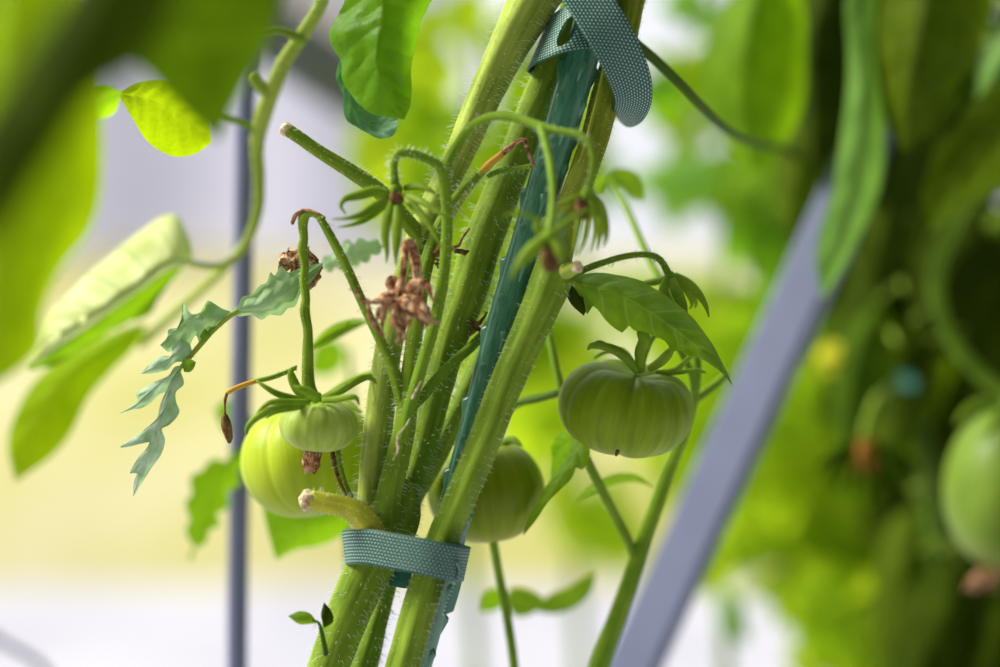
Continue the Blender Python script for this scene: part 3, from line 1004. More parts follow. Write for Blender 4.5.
# two tiny shoots on the base stem
shoot = stem('shoot', [(326, 655, -24, 3), (321, 630, -26, 2), (318, 622, -27, 1.4), (312, 620, -28, 1)], M['stem_dark'], plant, hair=10, seg=8, seed=30)
leaf('leaflet', [(317, 623, -27), (305, 618, -29), (288, 616, -27)], [(317, 623, -27), (311, 614, -28), (300, 611, -27), (288, 616, -27)], [(317, 623, -27), (310, 624, -26), (299, 624, -26), (288, 616, -27)], M['leaf'], shoot, nu=16, nv=3)
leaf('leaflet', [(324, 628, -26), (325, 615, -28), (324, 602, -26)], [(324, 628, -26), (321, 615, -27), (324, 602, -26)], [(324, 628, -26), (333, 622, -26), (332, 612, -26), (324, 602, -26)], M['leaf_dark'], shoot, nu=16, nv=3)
# leaf behind the left stems, in the middle
lf = stem('leaf', [(390, 330, 20, 2), (370, 322, 45, 2), (345, 325, 60, 2), (325, 335, 70, 2)], M['stem_truss'], plant, seg=8, seed=31)
mid = [(388, 245, 40), (365, 250, 45), (340, 262, 50), (315, 270, 55)]
leaf('leaflet', mid, teeth([(388, 245, 40), (370, 238, 42), (345, 240, 48), (328, 252, 52), (315, 270, 55)], -5, 6, 3), teeth([(388, 245, 40), (375, 258, 45), (355, 268, 50), (335, 272, 52), (315, 270, 55)], 4, 6, 4), M['leaf_silver'], lf, wave=.3)
mid = [(350, 318, 60), (330, 328, 66), (310, 336, 70), (296, 350, 72)]
leaf('leaflet', [(372, 320, 50), (350, 325, 58), (325, 336, 64), (305, 352, 66)], [(372, 320, 50), (352, 319, 55), (328, 328, 60), (305, 352, 66)], [(372, 320, 50), (352, 331, 58), (330, 342, 62), (305, 352, 66)], M['leaf'], lf, nu=24)

# upper leaf hanging over the stems, sharp
ul = stem('leaf', [(600, -160, 0, 6), (540, -190, -10, 5), (450, -160, -30, 4), (400, -90, -30, 3.6), (388, -40, -28, 3.2), (386, -10, -28, 2.8)], M['stem'], plant, seg=10, seed=32)
ul['label'] = 'broad crinkled green leaf hanging at the top'
leaf('leaflet', [(392, -60, -26), (386, -20, -30), (384, 20, -36), (378, 60, -34), (390, 95, -30), (405, 118, -26)],
     [(392, -60, -26), (365, -40, -20), (348, -5, -16), (337, 20, -12), (330, 36, -10), (334, 50, -10), (341, 62, -12), (342, 78, -12), (350, 92, -14), (360, 105, -18), (372, 114, -22), (388, 117, -26), (405, 119, -26)],
     [(392, -60, -26), (425, -40, -16), (433, -10, -14), (428, 5, -14), (420, 24, -14), (417, 40, -14), (414, 52, -15), (411, 70, -16), (411, 88, -18), (409, 104, -20), (405, 120, -26)], M['leaf_top'], ul, nu=90, nv=12, puff=2.2, veins=9, wave=0.2, seed=9, crinkle=9)
leaf('leaflet', [(350, 40, 6), (345, 75, 10), (352, 105, 8), (372, 125, 4), (398, 120, -6)],
     [(350, 40, 6), (336, 68, 4), (339, 90, 0), (346, 112, -2), (358, 130, -2), (376, 138, -4), (392, 136, -8), (398, 120, -10)],
     [(350, 40, 10), (365, 70, 14), (372, 95, 12), (380, 108, 6), (398, 118, -6)], M['leaf_blue'], ul, nu=50, nv=8, puff=1.5, wave=0.2, crinkle=7, seed=10)

# ------------------------------------------------------------------ the pruned stem in front of the stake
plant2 = empty('tomato_plant', W(150, GP, -20), 'stout pruned tomato stem running up in front of the green stake', 'tomato plant', 'tied tomato plants')
FS = [(150, GP, -20, 18), (190, 1500, -20, 17), (310, 960, -20, 16), (372, 770, -20, 15.5), (403, 665, -21, 15.5), (424, 592, -22, 15.5), (444, 536, -22, 15), (456, 508, -22, 14.5), (484, 442, -21, 15), (503, 392, -19, 15.5), (519, 355, -17, 16), (540, 308, -15, 17.5), (552, 278, -14, 19), (557, 262, -13, 18)]
fs = stem('main_stem', FS, M['stem'], plant2, hair=640, hl=(1.2, 3.2), seg=32, ridge=0.13, nr=4, seed=41)
FU = [(553, 275, -13, 16), (560, 248, -11, 14), (569, 210, -8, 13.5), (583, 172, -4, 13.5), (595, 137, 0, 14), (606, 95, 4, 14.5), (618, 55, 8, 15), (630, 0, 12, 15), (640, -40, 14, 15), (665, -200, 16, 13)]
stem('upper_stem', FU, M['stem_olive'], plant2, hair=320, hl=(1.2, 3.0), seg=28, ridge=0.06, seed=42)
stem('side_stem', [(622, 32, 14, 5.5), (638, 46, 20, 5.6), (655, 60, 26, 5.4), (678, 82, 36, 5.2), (698, 103, 48, 5), (722, 126, 90, 4.6), (750, 142, 180, 4), (790, 150, 330, 4)], M['stem_dark'], plant2, seg=12, seed=45)
sc = tube('leaf_scar', [(566, 272, -27, 8), (572, 269, -31, 7), (577, 267.5, -33, 6.4)], M['stem_pale'], plant2, seg=16, n=8, bumpy=0.1)
tube('cut_face', [(576, 267.8, -33, 5.8), (578.5, 267, -34.5, 5.6), (580, 266.5, -35.4, 4)], M['pith'], sc, seg=14, n=6, bumpy=0.35)
# furled shoot at the node
mb = MB()
add_blade(mb, [(560, 262, -30, 6), (558, 240, -34, 8), (560, 222, -36, 8), (566, 213, -36, 3)], thick=0.5, crumple=0.3, seed=4, n=24, seg=12)
add_blade(mb, [(556, 255, -32, 4), (548, 232, -34, 4), (544, 222, -34, 3.4), (546, 217, -34, 2)], thick=0.6, crumple=0.3, seed=5, n=20, seg=10)
mb.build('shoot', M['leaf'], plant2)
# long leaf drooping to the right
lf = stem('leaf', [(560, 285, -14, 4), (570, 282, -18, 3.4), (582, 284, -20, 2.6), (600, 289, -20, 1.4), (618, 296, -20, 1)], M['stem'], plant2, hair=20, hl=(1, 2), seg=10, seed=43)
lf['label'] = 'long toothed green leaf drooping over the tomato'
leaf('leaflet', [(572, 282, -19), (598, 287, -22), (622, 296, -24), (650, 312, -24), (676, 330, -22), (700, 350, -19), (718, 368, -17), (733, 386, -14)],
     [(572, 282, -19), (575, 276, -16), (590, 273, -13), (606, 273, -11), (624, 276, -10), (642, 281, -10), (652, 287, -10), (668, 297, -10), (682, 308, -10), (694, 319, -10), (704, 332, -10), (713, 345, -10), (722, 362, -11), (729, 376, -12), (733, 386, -14)],
     [(572, 282, -19), (576, 292, -14), (580, 303, -10), (588, 314, -8), (589, 305, -12), (597, 309, -10), (606, 320, -7), (622, 332, -6), (627, 324, -9), (634, 330, -8), (645, 332, -8), (654, 336, -8), (664, 340, -8), (672, 350, -8), (680, 350, -9), (688, 356, -10), (700, 359, -10), (712, 366, -11), (724, 375, -12), (733, 386, -14)],
     M['leaf'], lf, nu=110, nv=11, puff=2.4, veins=8, seed=12, wave=0.10, crinkle=6)
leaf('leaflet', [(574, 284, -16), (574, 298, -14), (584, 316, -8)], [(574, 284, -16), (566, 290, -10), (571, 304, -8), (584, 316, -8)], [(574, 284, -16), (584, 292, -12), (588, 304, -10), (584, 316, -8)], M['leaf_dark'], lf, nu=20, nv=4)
# arching flower stalk with a closed bud
bs = stem('bud_stalk', [(572, 276, -10, 3.2), (588, 268, -4, 3.4), (605, 262, 2, 3.3), (622, 257, 6, 3.2), (640, 254.5, 8, 3.2), (654, 256, 8, 3.4), (662, 262, 8, 3.6), (668, 273, 8, 4)], M['stem_truss'], plant2, hair=110, hl=(1.2, 2.8), seg=12, seed=44)
make_calyx(plant2, (670, 277, 8), [
    [(668, 278, 6, 4), (664, 290, 4, 5.5), (668, 302, 2, 6), (680, 314, 2, 4), (687, 317, 2, .8)],
    [(672, 278, 5, 4), (677, 292, 0, 6), (683, 305, 0, 4.6), (687, 316, 0, 1)],
    [(674, 275, 8, 4), (688, 283, 6, 5), (699, 294, 4, 4.2), (706, 306, 4, 2.4), (709, 317, 4, .7)],
    [(674, 278, 10, 3), (686, 290, 10, 3.4), (692, 303, 10, 2), (690, 309, 10, .7)],
    [(666, 277, 14, 3), (656, 281, 18, 4), (645, 283, 20, 3), (636, 284, 22, .8)],
    [(676, 281, 12, 3), (690, 292, 14, 3), (696, 302, 14, 2), (695, 308, 14, .7)],
], stalk_r=6)

# ------------------------------------------------------------------ green plastic stake
SK = [(-32, GP, 0, 17.5), (200, 1480, 0, 17.5), (355, 890, 0, 17.5), (413, 670, 0, 17.5), (431, 603, 0, 17.5), (470, 455, 0, 17.5), (508, 310, 0, 17.5), (529, 240, 0, 17.5), (562, 125, 0, 17.5), (580, 62, 0, 17.5), (599, -10, 0, 17.5), (650, -210, 0, 17.5)]
mb = MB()
P, R, T, N, B = add_tube(mb, SK, seg=32, n=300)
S = cr(SK, 300)
k = 0
acc = 0.0
for i in range(1, 300):
    acc += (P[i] - P[i - 1]).length
    if acc > 0.0135 and S[i][1] < 760:
        acc = 0.0
        k += 1
        for q in range(4):
            a = (q + 0.5 * (k % 2)) * math.pi / 2 - 0.62
            rd = N[i] * math.cos(a) + B[i] * math.sin(a)
            sd = T[i].cross(rd).normalized()
            c = P[i] + rd * R[i] * 0.98
            L, w, h = 0.0095, 0.0018, 0.0019
            # pointed ramp: low at the bottom, tall at the upper end
            vs = [c - T[i] * L * .6 - sd * w * .2, c - T[i] * L * .6 + sd * w * .2, c + T[i] * L * .3 + sd * w, c + T[i] * L * .45, c + T[i] * L * .3 - sd * w,
                  c + T[i] * L * .12 + rd * h + sd * w * .4, c + T[i] * L * .3 + rd * h, c + T[i] * L * .12 + rd * h - sd * w * .4, c - T[i] * L * .45 + rd * h * .3]
            mb.add(vs, [(0, 8, 7, 4), (0, 1, 8), (1, 2, 5, 8), (8, 5, 7), (5, 6, 7), (2, 3, 6, 5), (3, 4, 7, 6)])
o = mb.build('plant_stake', M['stake'], origin=W(-32, GP, 0))
tag(o, 'dark green plastic plant stake with small nubs behind the pruned stem', 'plant stake')


# ------------------------------------------------------------------ woven plant ties
def ribbon(mb, path, width_mm, n=80, thick=0.9, hole=None, u0=0.0, nw=8, mi_edge=1, ends=None):
    """path: (px,py,dz, wx,wy,wz) centre line plus the direction across the band; outer side = cross(tangent, across)"""
    S = cr(path, n)
    P = [W(s[0], s[1], s[2]) for s in S]
    w = [Vector((s[3], s[5], -s[4])).normalized() for s in S]
    hw = width_mm / 2000.0
    ln = u0
    us = []
    for i in range(n):
        if i:
            ln += (P[i] - P[i - 1]).length * 1000
        us.append(ln)
    nor = []
    for i in range(n):
        t = (P[min(i + 1, n - 1)] - P[max(i - 1, 0)]).normalized()
        nor.append(t.cross(w[i]).normalized())
    grid = {}
    V, U, Fo, mi = [], [], [], []
    for side in (0, 1):
        for i in range(n):
            for j in range(nw + 1):
                v = (j / nw - 0.5) * 2
                off = 0.0
                if ends and i > n * 0.7:
                    off = 0.0
                grid[(side, i, j)] = len(V)
                V.append(P[i] + w[i] * v * hw + nor[i] * (thick / 2000.0) * (1 if side == 0 else -1))
                U.append((us[i], v * hw * 1000))
    keep = set()
    if hole:
        hu, hv, ru, rv = hole
        for key in list(grid):
            s, i, j = key
            x, y = (us[i] - hu) / ru, (U[grid[key]][1] - hv) / rv
            r = math.hypot(x, y)
            du = us[1] - us[0]
            if 0.55 < r < 1.0:                      # snap rim vertices to the slot outline
                kx, ky = x / r, y / r
                q = V[grid[key]]
                t = (P[min(i + 1, n - 1)] - P[max(i - 1, 0)]).normalized()
                V[grid[key]] = q + t * ((kx - x) * ru / 1000.0) + w[i] * ((ky - y) * rv / 1000.0)
                U[grid[key]] = (hu + kx * ru, hv + ky * rv)
            elif r <= 0.55:
                keep.add(key)
    cells = []
    for i in range(n - 1):
        for j in range(nw):
            c = [(i, j), (i + 1, j), (i + 1, j + 1), (i, j + 1)]
            if any((0,) + q in keep for q in c):
                continue
            cells.append((i, j))
    cs = set(cells)
    for (i, j) in cells:
        a, b, c, d = (i, j), (i + 1, j), (i + 1, j + 1), (i, j + 1)
        Fo.append([grid[(0,) + q] for q in (a, b, c, d)])
        mi.append(0)
        Fo.append([grid[(1,) + q] for q in (d, c, b, a)])
        mi.append(1)
        for (p, q, nb) in ((a, b, (i, j - 1)), (b, c, (i + 1, j)), (c, d, (i, j + 1)), (d, a, (i - 1, j))):
            if nb not in cs:
                Fo.append([grid[(0,) + p], grid[(1,) + p], grid[(1,) + q], grid[(0,) + q]])
                mi.append(1)
    b0 = len(mb.v)
    mb.v += V
    mb.uv += U
    mb.f += [tuple(x + b0 for x in f) for f in Fo]
    mb.mi += mi


up = (0.16, -1, 0.0)


def rp(x, y, z, wx=0.16, wy=-1.0, wz=0.0):
    return (x, y, z, wx, wy, wz)


tie = empty('plant_tie', W(405, 575, 0), 'grey-green woven tie wrapped around both stems low on the stake', 'plant tie', 'woven plant ties')
mb = MB()
ribbon(mb, [rp(448, 545, 16, .1), rp(420, 556, 22), rp(390, 556, 20), rp(362, 551, 12, .06), rp(347, 548.5, 2, -.05), rp(345, 547.5, -8, -.12), rp(354, 546.5, -20, .05), rp(370, 547, -27, .12), rp(392, 551, -33, .16), rp(420, 556, -38, .18), rp(442, 561, -38.5, .2), rp(458, 563.5, -35, .22), rp(465, 564, -26, .22), rp(466, 564, -14, .2), rp(462, 562, 2, .1), rp(448, 556, 14, .1)], 15.2, n=150, nw=10)
mb.build('band', [M['tie'], M['tie_back']], tie)
mb = MB()
ribbon(mb, [(458, 561, -34, 0.1, 0, 1), (461, 566, -31, 0.1, 0, 1), (460, 575, -29, 0.12, 0, 1), (456, 588, -27, .25, 0, 1), (452, 600, -26, .3, 0, 1), (448, 613, -26, .3, 0, 1)], 13, n=30, nw=6)
mb.build('tail', [M['tie_back'], M['tie']], tie)
mb = MB()
ribbon(mb, [rp(392, 570, -2), rp(402, 573, -4), rp(412, 574, -4)], 13, n=20, nw=4)
mb.build('inner_loop', [M['tie_back'], M['tie']], tie)

tie2 = empty('plant_tie', W(590, 50, 0), 'green woven tie crossing in front of the stake at the top, with slotted end', 'plant tie', 'woven plant ties')
mb = MB()
# slotted end: comes round the left side and lies over the stake
ribbon(mb, [(585, 40, 34, .3, -1, 0), (560, 50, 32, .3, -1, 0), (543, 50, 22, .35, -1, .1), (538, 46, 8, .42, -1, .15), (546, 38, -6, .42, -1, .1), (556, 33, -14, .40, -1, 0), (566, 28, -19, .36, -1, 0), (578, 24, -21.5, .34, -1, 0), (590, 22, -21, .33, -1, 0), (603, 22, -19, .33, -1, 0)], 25, n=150, nw=14, hole=(72.0, -2.0, 4.6, 7.0))
mb.build('slotted_band', [M['tie'], M['tie_back']], tie2)
mb = MB()
# strap: runs down over the slot to the right, turns back behind the stem
ribbon(mb, [(560, -45, -16, 1, .62, 0), (572, -25, -22, 1, -.55, 0), (590, 2, -26, 1, -.55, 0), (606, 28, -28, 1, -.52, 0), (619, 52, -26, 1, -.42, .1), (630, 80, -20, 1, -.22, .3), (633, 100, -12, 1, .0, .6), (628, 115, 2, .8, .2, .8), (620, 118, 18, .4, .3, 1), (612, 90, 28, -.2, .6, 1)][1:], 19.5, n=110, nw=12)
mb.build('strap', [M['tie'], M['tie_back']], tie2)
tube('cord', [(607, 55, -19, 2), (603, 75, -18, 2), (596, 105, -17.5, 2), (588, 135, -17, 1.8), (580, 165, -16, 1.5)], M['stem_olive'], plant2, seg=10).name = 'twig'

# ------------------------------------------------------------------ tomatoes


def fruit_mesh(c, rx, ry, rz, m, parent, ribs=7, depth=0.10, dimple=0.22, tilt=(0, 0, 0), phase=0.0, flat=0.85, seed=0, asym=0.0, irregular=0.5, bottom=0.05, cut_at=None, cut_w=None):
    """c (px,py,dz) centre; rx half width px, ry half height px, rz half depth px"""
    s = mpp(c[2])
    o = W(*c)
    rot = Matrix.Rotation(tilt[1], 3, 'Y') @ Matrix.Rotation(tilt[0], 3, 'X') @ Matrix.Rotation(tilt[2], 3, 'Z')
    nt, nf = 56, 112
    V, U, Fc = [], [], []
    rng = random.Random(seed)
    wts = [rng.uniform(1 - irregular, 1 + irregular * .6) for _ in range(ribs)]
    cum = [0]
    for x in wts:
        cum.append(cum[-1] + x)
    cuts = [q / cum[-1] * 2 * math.pi for q in cum]
    if cut_at:
        cuts = [q * 2 * math.pi for q in cut_at]
        ribs = len(cuts) - 1

    def ridge(ph):
        ph %= 2 * math.pi
        for k in range(ribs):
            if cuts[k] <= ph <= cuts[k + 1]:
                x = (ph - cuts[k]) / (cuts[k + 1] - cuts[k])
                w = 1.0 if not cut_w else cut_w[k] if x < 0.5 else cut_w[k + 1]
                return w * (1 - math.sin(math.pi * x) ** 0.62)
        return 0
    for i in range(nt + 1):
        th = math.pi * i / nt
        for j in range(nf):
            ph = 2 * math.pi * j / nf
            sx = math.sin(th) ** flat if 0 < th < math.pi else 0
            g = ridge(ph + phase)
            ww = (0.30 + 0.70 * max(0, math.cos(th * 0.75))) * min(1, math.sin(th) * 2.2)
            k = 1 - depth * g * ww
            z = math.cos(th)
            z -= dimple * math.exp(-(th / 0.42) ** 2) + 0.0
            z += bottom * math.exp(-((math.pi - th) / 0.4) ** 2)
            lob = 1 + 0.05 * math.cos(2 * ph + seed) + asym * math.cos(ph)
            z *= (1 - depth * 0.8 * g * ww) * (1 + asym * math.cos(ph) * 0.9)
            V.append(o + rot @ Vector((math.cos(ph) * sx * rx * k * lob * s, math.sin(ph) * sx * rz * k * s, z * ry * s)))
            U.append((j / nf, i / nt))
    for i in range(nt):
        for j in range(nf):
            k = (j + 1) % nf
            Fc.append((i * nf + j, (i + 1) * nf + j, (i + 1) * nf + k, i * nf + k))
    mb = MB()
    mb.add(V, Fc, U)
    return mb.build('fruit', m, parent)


# main tomato, under the long leaf
tm = empty('green_tomato', W(637, 370, 14), 'ribbed dark green tomato hanging under the long toothed leaf', 'tomato', 'green tomatoes')
fruit_mesh((630, 408, 16), 68, 47.5, 62, M['fruit'], tm, depth=0.15, dimple=0.28, tilt=(0.26, 0.18, 0), phase=0, seed=5, flat=0.78, asym=-0.05, cut_at=(0, 0.12, 0.27, 0.42, 0.575, 0.735, 0.87, 1.0), cut_w=(.5, 1, 1, 1, .55, 1.7, .45, .5))
tube('blossom_tip', [(618, 450, -12, 2), (617, 453, -12, 2), (616, 456, -12, 1.2)], M['core'], tm, seg=8, n=5)
make_calyx(tm, (640, 368, 8), [
    [(638, 372, 2, 3), (630, 361, -12, 5), (617, 351, -20, 5), (602, 346, -22, 4), (591, 346, -22, 3), (587.5, 350, -22, .8)],
    [(608, 347, -20, 2.5), (600, 343, -18, 3), (594, 343, -18, 1)],
    [(640, 368, 4, 4), (641, 352, -2, 6.5), (645, 340, -4, 6.5), (641, 331, -4, 5), (637, 327, -4, 1)],
    [(648, 369, 6, 3.4), (660, 362, 2, 5), (668, 354, 0, 4.6), (674, 346, 0, 2)],
    [(656, 372, 12, 2), (675, 370, 10, 3), (688, 359, 8, 2.6), (694, 355, 8, 1)],
    [(660, 374, 18, 2), (680, 372, 16, 2.6), (697, 370, 14, 2), (706, 373, 14, 1)],
    [(636, 366, 22, 2), (622, 350, 28, 3), (605, 352, 30, 2), (594, 358, 30, 1)],
], stalk_r=5)
stem('pedicel', [(640, 370, 12, 4), (645, 352, 18, 3.6), (655, 335, 24, 3.4), (672, 340, 32, 3.4), (690, 370, 40, 3.6), (694, 392, 44, 4)], M['stem_truss'], tm, seg=12, seed=50)

# small young tomato on its knobbly stalk, at the left
ts = empty('green_tomato', W(306, 215, -12), 'small pale green tomato with withered blossom hanging from a knobbly stalk', 'tomato', 'green tomatoes')
fruit_mesh((319, 425, -14), 42, 27, 40, M['fruit_pale'], ts, ribs=8, depth=0.07, dimple=0.10, tilt=(0.10, 0.06, 0), phase=0.3, seed=3, flat=0.85, irregular=.25)
pd = stem('pedicel', [(319, 217, -16, 2.4), (311, 214, -15, 3), (304.5, 217, -14, 5.2), (303, 226, -13, 4.6), (304, 238, -13, 4.2), (302.5, 250, -12, 5), (305, 265, -12, 4), (304, 280, -12, 4.4), (306, 298, -12, 4.2), (305, 312, -12, 5), (308, 330, -12, 4.6), (308, 350, -12, 5.4), (308, 372, -12, 6), (309, 388, -12, 7), (313, 401, -13, 9)], M['stem'], ts, hair=120, hl=(.6, 1.6), seg=18, seed=51, n=110)
mb = MB()
add_tube(mb, [(325, 218, -16, 1.4), (316, 213, -16, 1.8), (306, 210, -15, 2.2), (298, 213, -15, 2), (294, 218, -14, 2.2), (292, 224, -14, 1.8)], seg=8, bumpy=0.5)
mb.build('dry_tip', M['dry'], ts)
mb = MB()
for k, p in enumerate([[(300, 250, -2, 4), (288, 258, -2, 9), (284, 266, -2, 5), (279, 262, -3, 1.4)], [(300, 255, -4, 8), (304, 268, -3, 12), (312, 280, -3, 6), (306, 292, -3, 2)], [(298, 262, -4, 6), (296, 278, -4, 8), (293, 291, -4, 4), (295, 295, -4, 1)], [(304, 252, -2, 6), (312, 262, -2, 7), (317, 272, -2, 4), (311, 284, -2, 1)], [(290, 268, -6, 4), (284, 260, -7, 3), (280, 259, -8, 1)]]):
    add_blade(mb, p, thick=0.4, crumple=0.9, fold=0.5, seed=k + 20, n=24, seg=10, twist=0.5)
mb.build('withered_flower', M['dry'], ts)
make_calyx(ts, (316, 400, -14), [
    [(312, 402, -18, 4), (298, 400, -22, 4.4), (278, 394, -24, 3.4), (264, 386, -24, 2.2), (256, 380, -22, .8)],
    [(310, 403, -20, 4), (292, 406, -30, 5), (272, 410, -34, 4.5), (256, 418, -36, 3.4), (247, 427, -36, 2), (246, 435, -36, .7)],
    [(310, 402, -26, 3), (290, 402, -32, 3.4), (272, 402, -34, 3), (262, 408, -34, 2), (252, 420, -34, .8)],
    [(308, 398, -14, 4), (298, 390, -16, 5), (292, 378, -16, 4.5), (291, 370, -16, 2.5), (297, 366, -16, 1)],
    [(322, 399, -18, 4), (336, 392, -22, 4), (350, 384, -24, 3.4), (364, 377, -22, 3), (374, 380, -20, 2), (376, 384, -20, .8)],
    [(324, 400, -16, 3), (342, 391, -10, 3), (358, 381, -6, 3), (372, 376, -4, 2.4), (386, 380, -4, 1)],
    [(322, 400, -22, 3), (336, 399, -30, 3.6), (350, 397, -33, 3.4), (356, 398, -33, 2.4), (359, 405, -33, .8)],
    [(318, 402, -26, 4), (311, 394, -32, 5), (300, 389, -34, 4), (294, 386, -34, 1)],
], stalk_r=8)
ys = stem('yellow_sepal', [(296, 368, 2, 2), (284, 373, 0, 2.4), (270, 378, -2, 2.6), (256, 381, -2, 2.4)], M['stem_truss'], ts, seg=10, seed=52, hair=20, hl=(1, 2))
tube('withering_end', [(258, 380.5, -2, 2.4), (244, 385, -2, 2.8), (232, 390, -2, 2.6), (227, 393, -2, 2)], M['stem_orange'], ys, seg=10)
mb = MB()
add_tube(mb, [(227, 393, -2, 1.6), (225, 400, -2, 1.4), (225, 413, -2, 1.2), (225, 416, -2, 4), (227, 428, -2, 5), (229, 438, -2, 4), (229, 443, -2, 1.5)], seg=12, n=40, bumpy=0.35)
mb.build('dry_bud', M['core'], ys)
mb = MB()
for k in range(5):
    a = k * 1.257
    add_blade(mb, [(312 + 4 * math.cos(a), 450, -14 + 3 * math.sin(a), 4), (312 + 5 * math.cos(a), 458, -14 + 4 * math.sin(a), 5), (311 + 5 * math.cos(a), 466, -14 + 3 * math.sin(a), 4), (309 + 4 * math.cos(a), 472 + 2 * math.cos(k * 2), -14, 1.5)], thick=0.5, crumple=0.6, seed=k + 40, n=16)
mb.build('withered_blossom', M['dry'], ts)

# large tomato behind it
tl = empty('green_tomato', W(318, 400, 45), 'large yellow-green tomato behind the small one, left of the stems', 'tomato', 'green tomatoes')
fruit_mesh((310, 459, 50), 71, 60, 66, M['fruit_large'], tl, ribs=6, depth=0.10, dimple=0.2, tilt=(-0.1, -0.15, 0), phase=0.5, seed=8, flat=0.9)
stem('pedicel', [(318, 412, 50, 5), (330, 396, 56, 4), (350, 382, 56, 4), (378, 372, 44, 4)], M['stem_truss'], tl, seg=10, seed=53)
make_calyx(tl, (320, 412, 48), [[(316, 412, 44, 4), (296, 404, 36, 5), (276, 410, 30, 3), (266, 418, 28, 1)], [(326, 410, 44, 4), (345, 404, 34, 5), (362, 412, 28, 1)]], stalk_r=6)

# tomato half hidden behind the pruned stem
tc = empty('green_tomato', W(500, 445, 40), 'round green tomato with warm underside half hidden behind the pruned stem', 'tomato', 'green tomatoes')
fruit_mesh((486, 491, 48), 62, 53, 60, M['fruit_warm'], tc, ribs=6, depth=0.06, dimple=0.16, tilt=(0.05, -0.1, 0), phase=0.2, seed=9, flat=0.95)
stem('pedicel', [(490, 446, 48, 5), (496, 425, 56, 4), (515, 405, 66, 4), (540, 398, 56, 4), (561, 392, 42, 4)], M['stem_dark'], tc, seg=10, seed=54)
make_calyx(tc, (490, 447, 48), [[(486, 447, 46, 4), (470, 440, 40, 4), (455, 446, 34, 1)], [(496, 446, 46, 4), (512, 440, 40, 4), (522, 446, 36, 1)]], stalk_r=6)

# ------------------------------------------------------------------ the plant that carries the right-hand tomato
vine = empty('tomato_plant', W(500, ground_py(80), 80), 'smooth slender tomato vine forking below the ribbed dark green tomato', 'tomato plant', 'tied tomato plants')
gv = ground_py(80)
VS = [(500, gv, 80, 14), (520, 1300, 80, 13), (575, 760, 78, 11.5), (600, 664, 76, 10.5), (618, 615, 70, 9.5), (636, 565, 64, 8.5), (648, 530, 60, 7.5), (665, 480, 56, 7), (682, 438, 52, 6), (693, 400, 48, 5), (697, 365, 44, 4.4), (690, 335, 44, 4), (672, 300, 50, 3.6), (650, 260, 70, 3.4), (625, 205, 100, 3.4), (610, 180, 115, 3)]
stem('main_stem', VS, M['stem_truss'], vine, seg=20, seed=60, hair=60, hl=(1, 2))
stem('side_stem', [(637, 562, 64, 5.5), (628, 540, 60, 5), (610, 505, 52, 4.8), (592, 470, 44, 4.6), (575, 430, 40, 4.4), (562, 392, 42, 4.2), (552, 350, 50, 4), (545, 318, 60, 3.6), (540, 290, 70, 3.4)], M['stem_truss'], vine, seg=14, seed=61, hair=60, hl=(1, 2))
stem('side_stem', [(692, 402, 48, 4.5), (705, 392, 52, 4.4), (716, 384, 56, 4.4), (727, 374, 60, 3.6)], M['stem_truss'], vine, seg=12, seed=62)
stem('side_stem', [(470, gv, 80, 6), (520, 760, 80, 5), (514, 667, 76, 4.6), (506, 610, 72, 4.6), (499, 575, 68, 4.4), (494, 545, 62, 4.4), (490, 520, 60, 4)], M['stem_truss'], vine, seg=12, seed=63)
lf = stem('leaf', [(592, 470, 44, 3), (588, 458, 40, 2.6), (585, 445, 36, 2.2), (584, 436, 34, 2)], M['stem_truss'], vine, seg=8, seed=64)
leaf('leaflet', [(583, 436, 34), (575, 455, 24), (560, 478, 20), (542, 505, 20), (523, 536, 22)],
     [(583, 436, 34), (574, 440, 34), (566, 458, 36), (555, 474, 34), (546, 486, 32), (538, 502, 28), (528, 518, 26), (523, 536, 22)],
     [(583, 436, 34), (590, 446, 24), (588, 462, 20), (582, 470, 18), (578, 464, 18), (572, 478, 18), (560, 490, 18), (548, 502, 18), (536, 520, 20), (523, 536, 22)], M['leaf'], lf, nu=60, nv=7, seed=20)
leaf('leaflet', [(580, 436, 36), (564, 446, 46), (553, 462, 50), (550, 480, 50)], [(580, 436, 36), (564, 432, 46), (551, 446, 50), (552, 460, 52), (550, 480, 50)], [(580, 436, 36), (572, 455, 42), (562, 470, 46), (550, 480, 50)], M['leaf_bright'], lf, nu=30, nv=5, seed=21)
leaf('leaf', [(606, 178, 115), (620, 180, 112), (634, 188, 112), (644, 202, 114)], [(606, 178, 115), (618, 168, 108), (636, 172, 108), (643, 186, 110), (644, 202, 114)], [(606, 178, 115), (614, 188, 112), (622, 186, 112), (632, 198, 112), (644, 202, 114)], M['leaf'], vine, nu=24, nv=4, seed=66)
leaf('leaf', [(608, 178, 115), (600, 186, 110), (596, 198, 110)], [(608, 178, 115), (598, 178, 108), (594, 188, 108), (596, 198, 110)], [(608, 178, 115), (608, 188, 110), (603, 196, 110), (596, 198, 110)], M['leaf'], vine, nu=18, nv=3, seed=67)
lf = stem('leaf', [(600, 490, 60, 1.6), (588, 494, 66, 1.4), (576, 500, 72, 1)], M['stem_truss'], vine, seg=8, seed=65)
leaf('leaflet', [(570, 505, 75), (590, 490, 70), (612, 480, 66), (635, 478, 66), (655, 488, 66)], [(570, 505, 75), (590, 485, 68), (612, 474, 64), (635, 474, 64), (655, 488, 66)], [(570, 505, 75), (592, 494, 72), (612, 485, 68), (636, 482, 68), (655, 488, 66)], M['leaf'], lf, nu=30, nv=4)
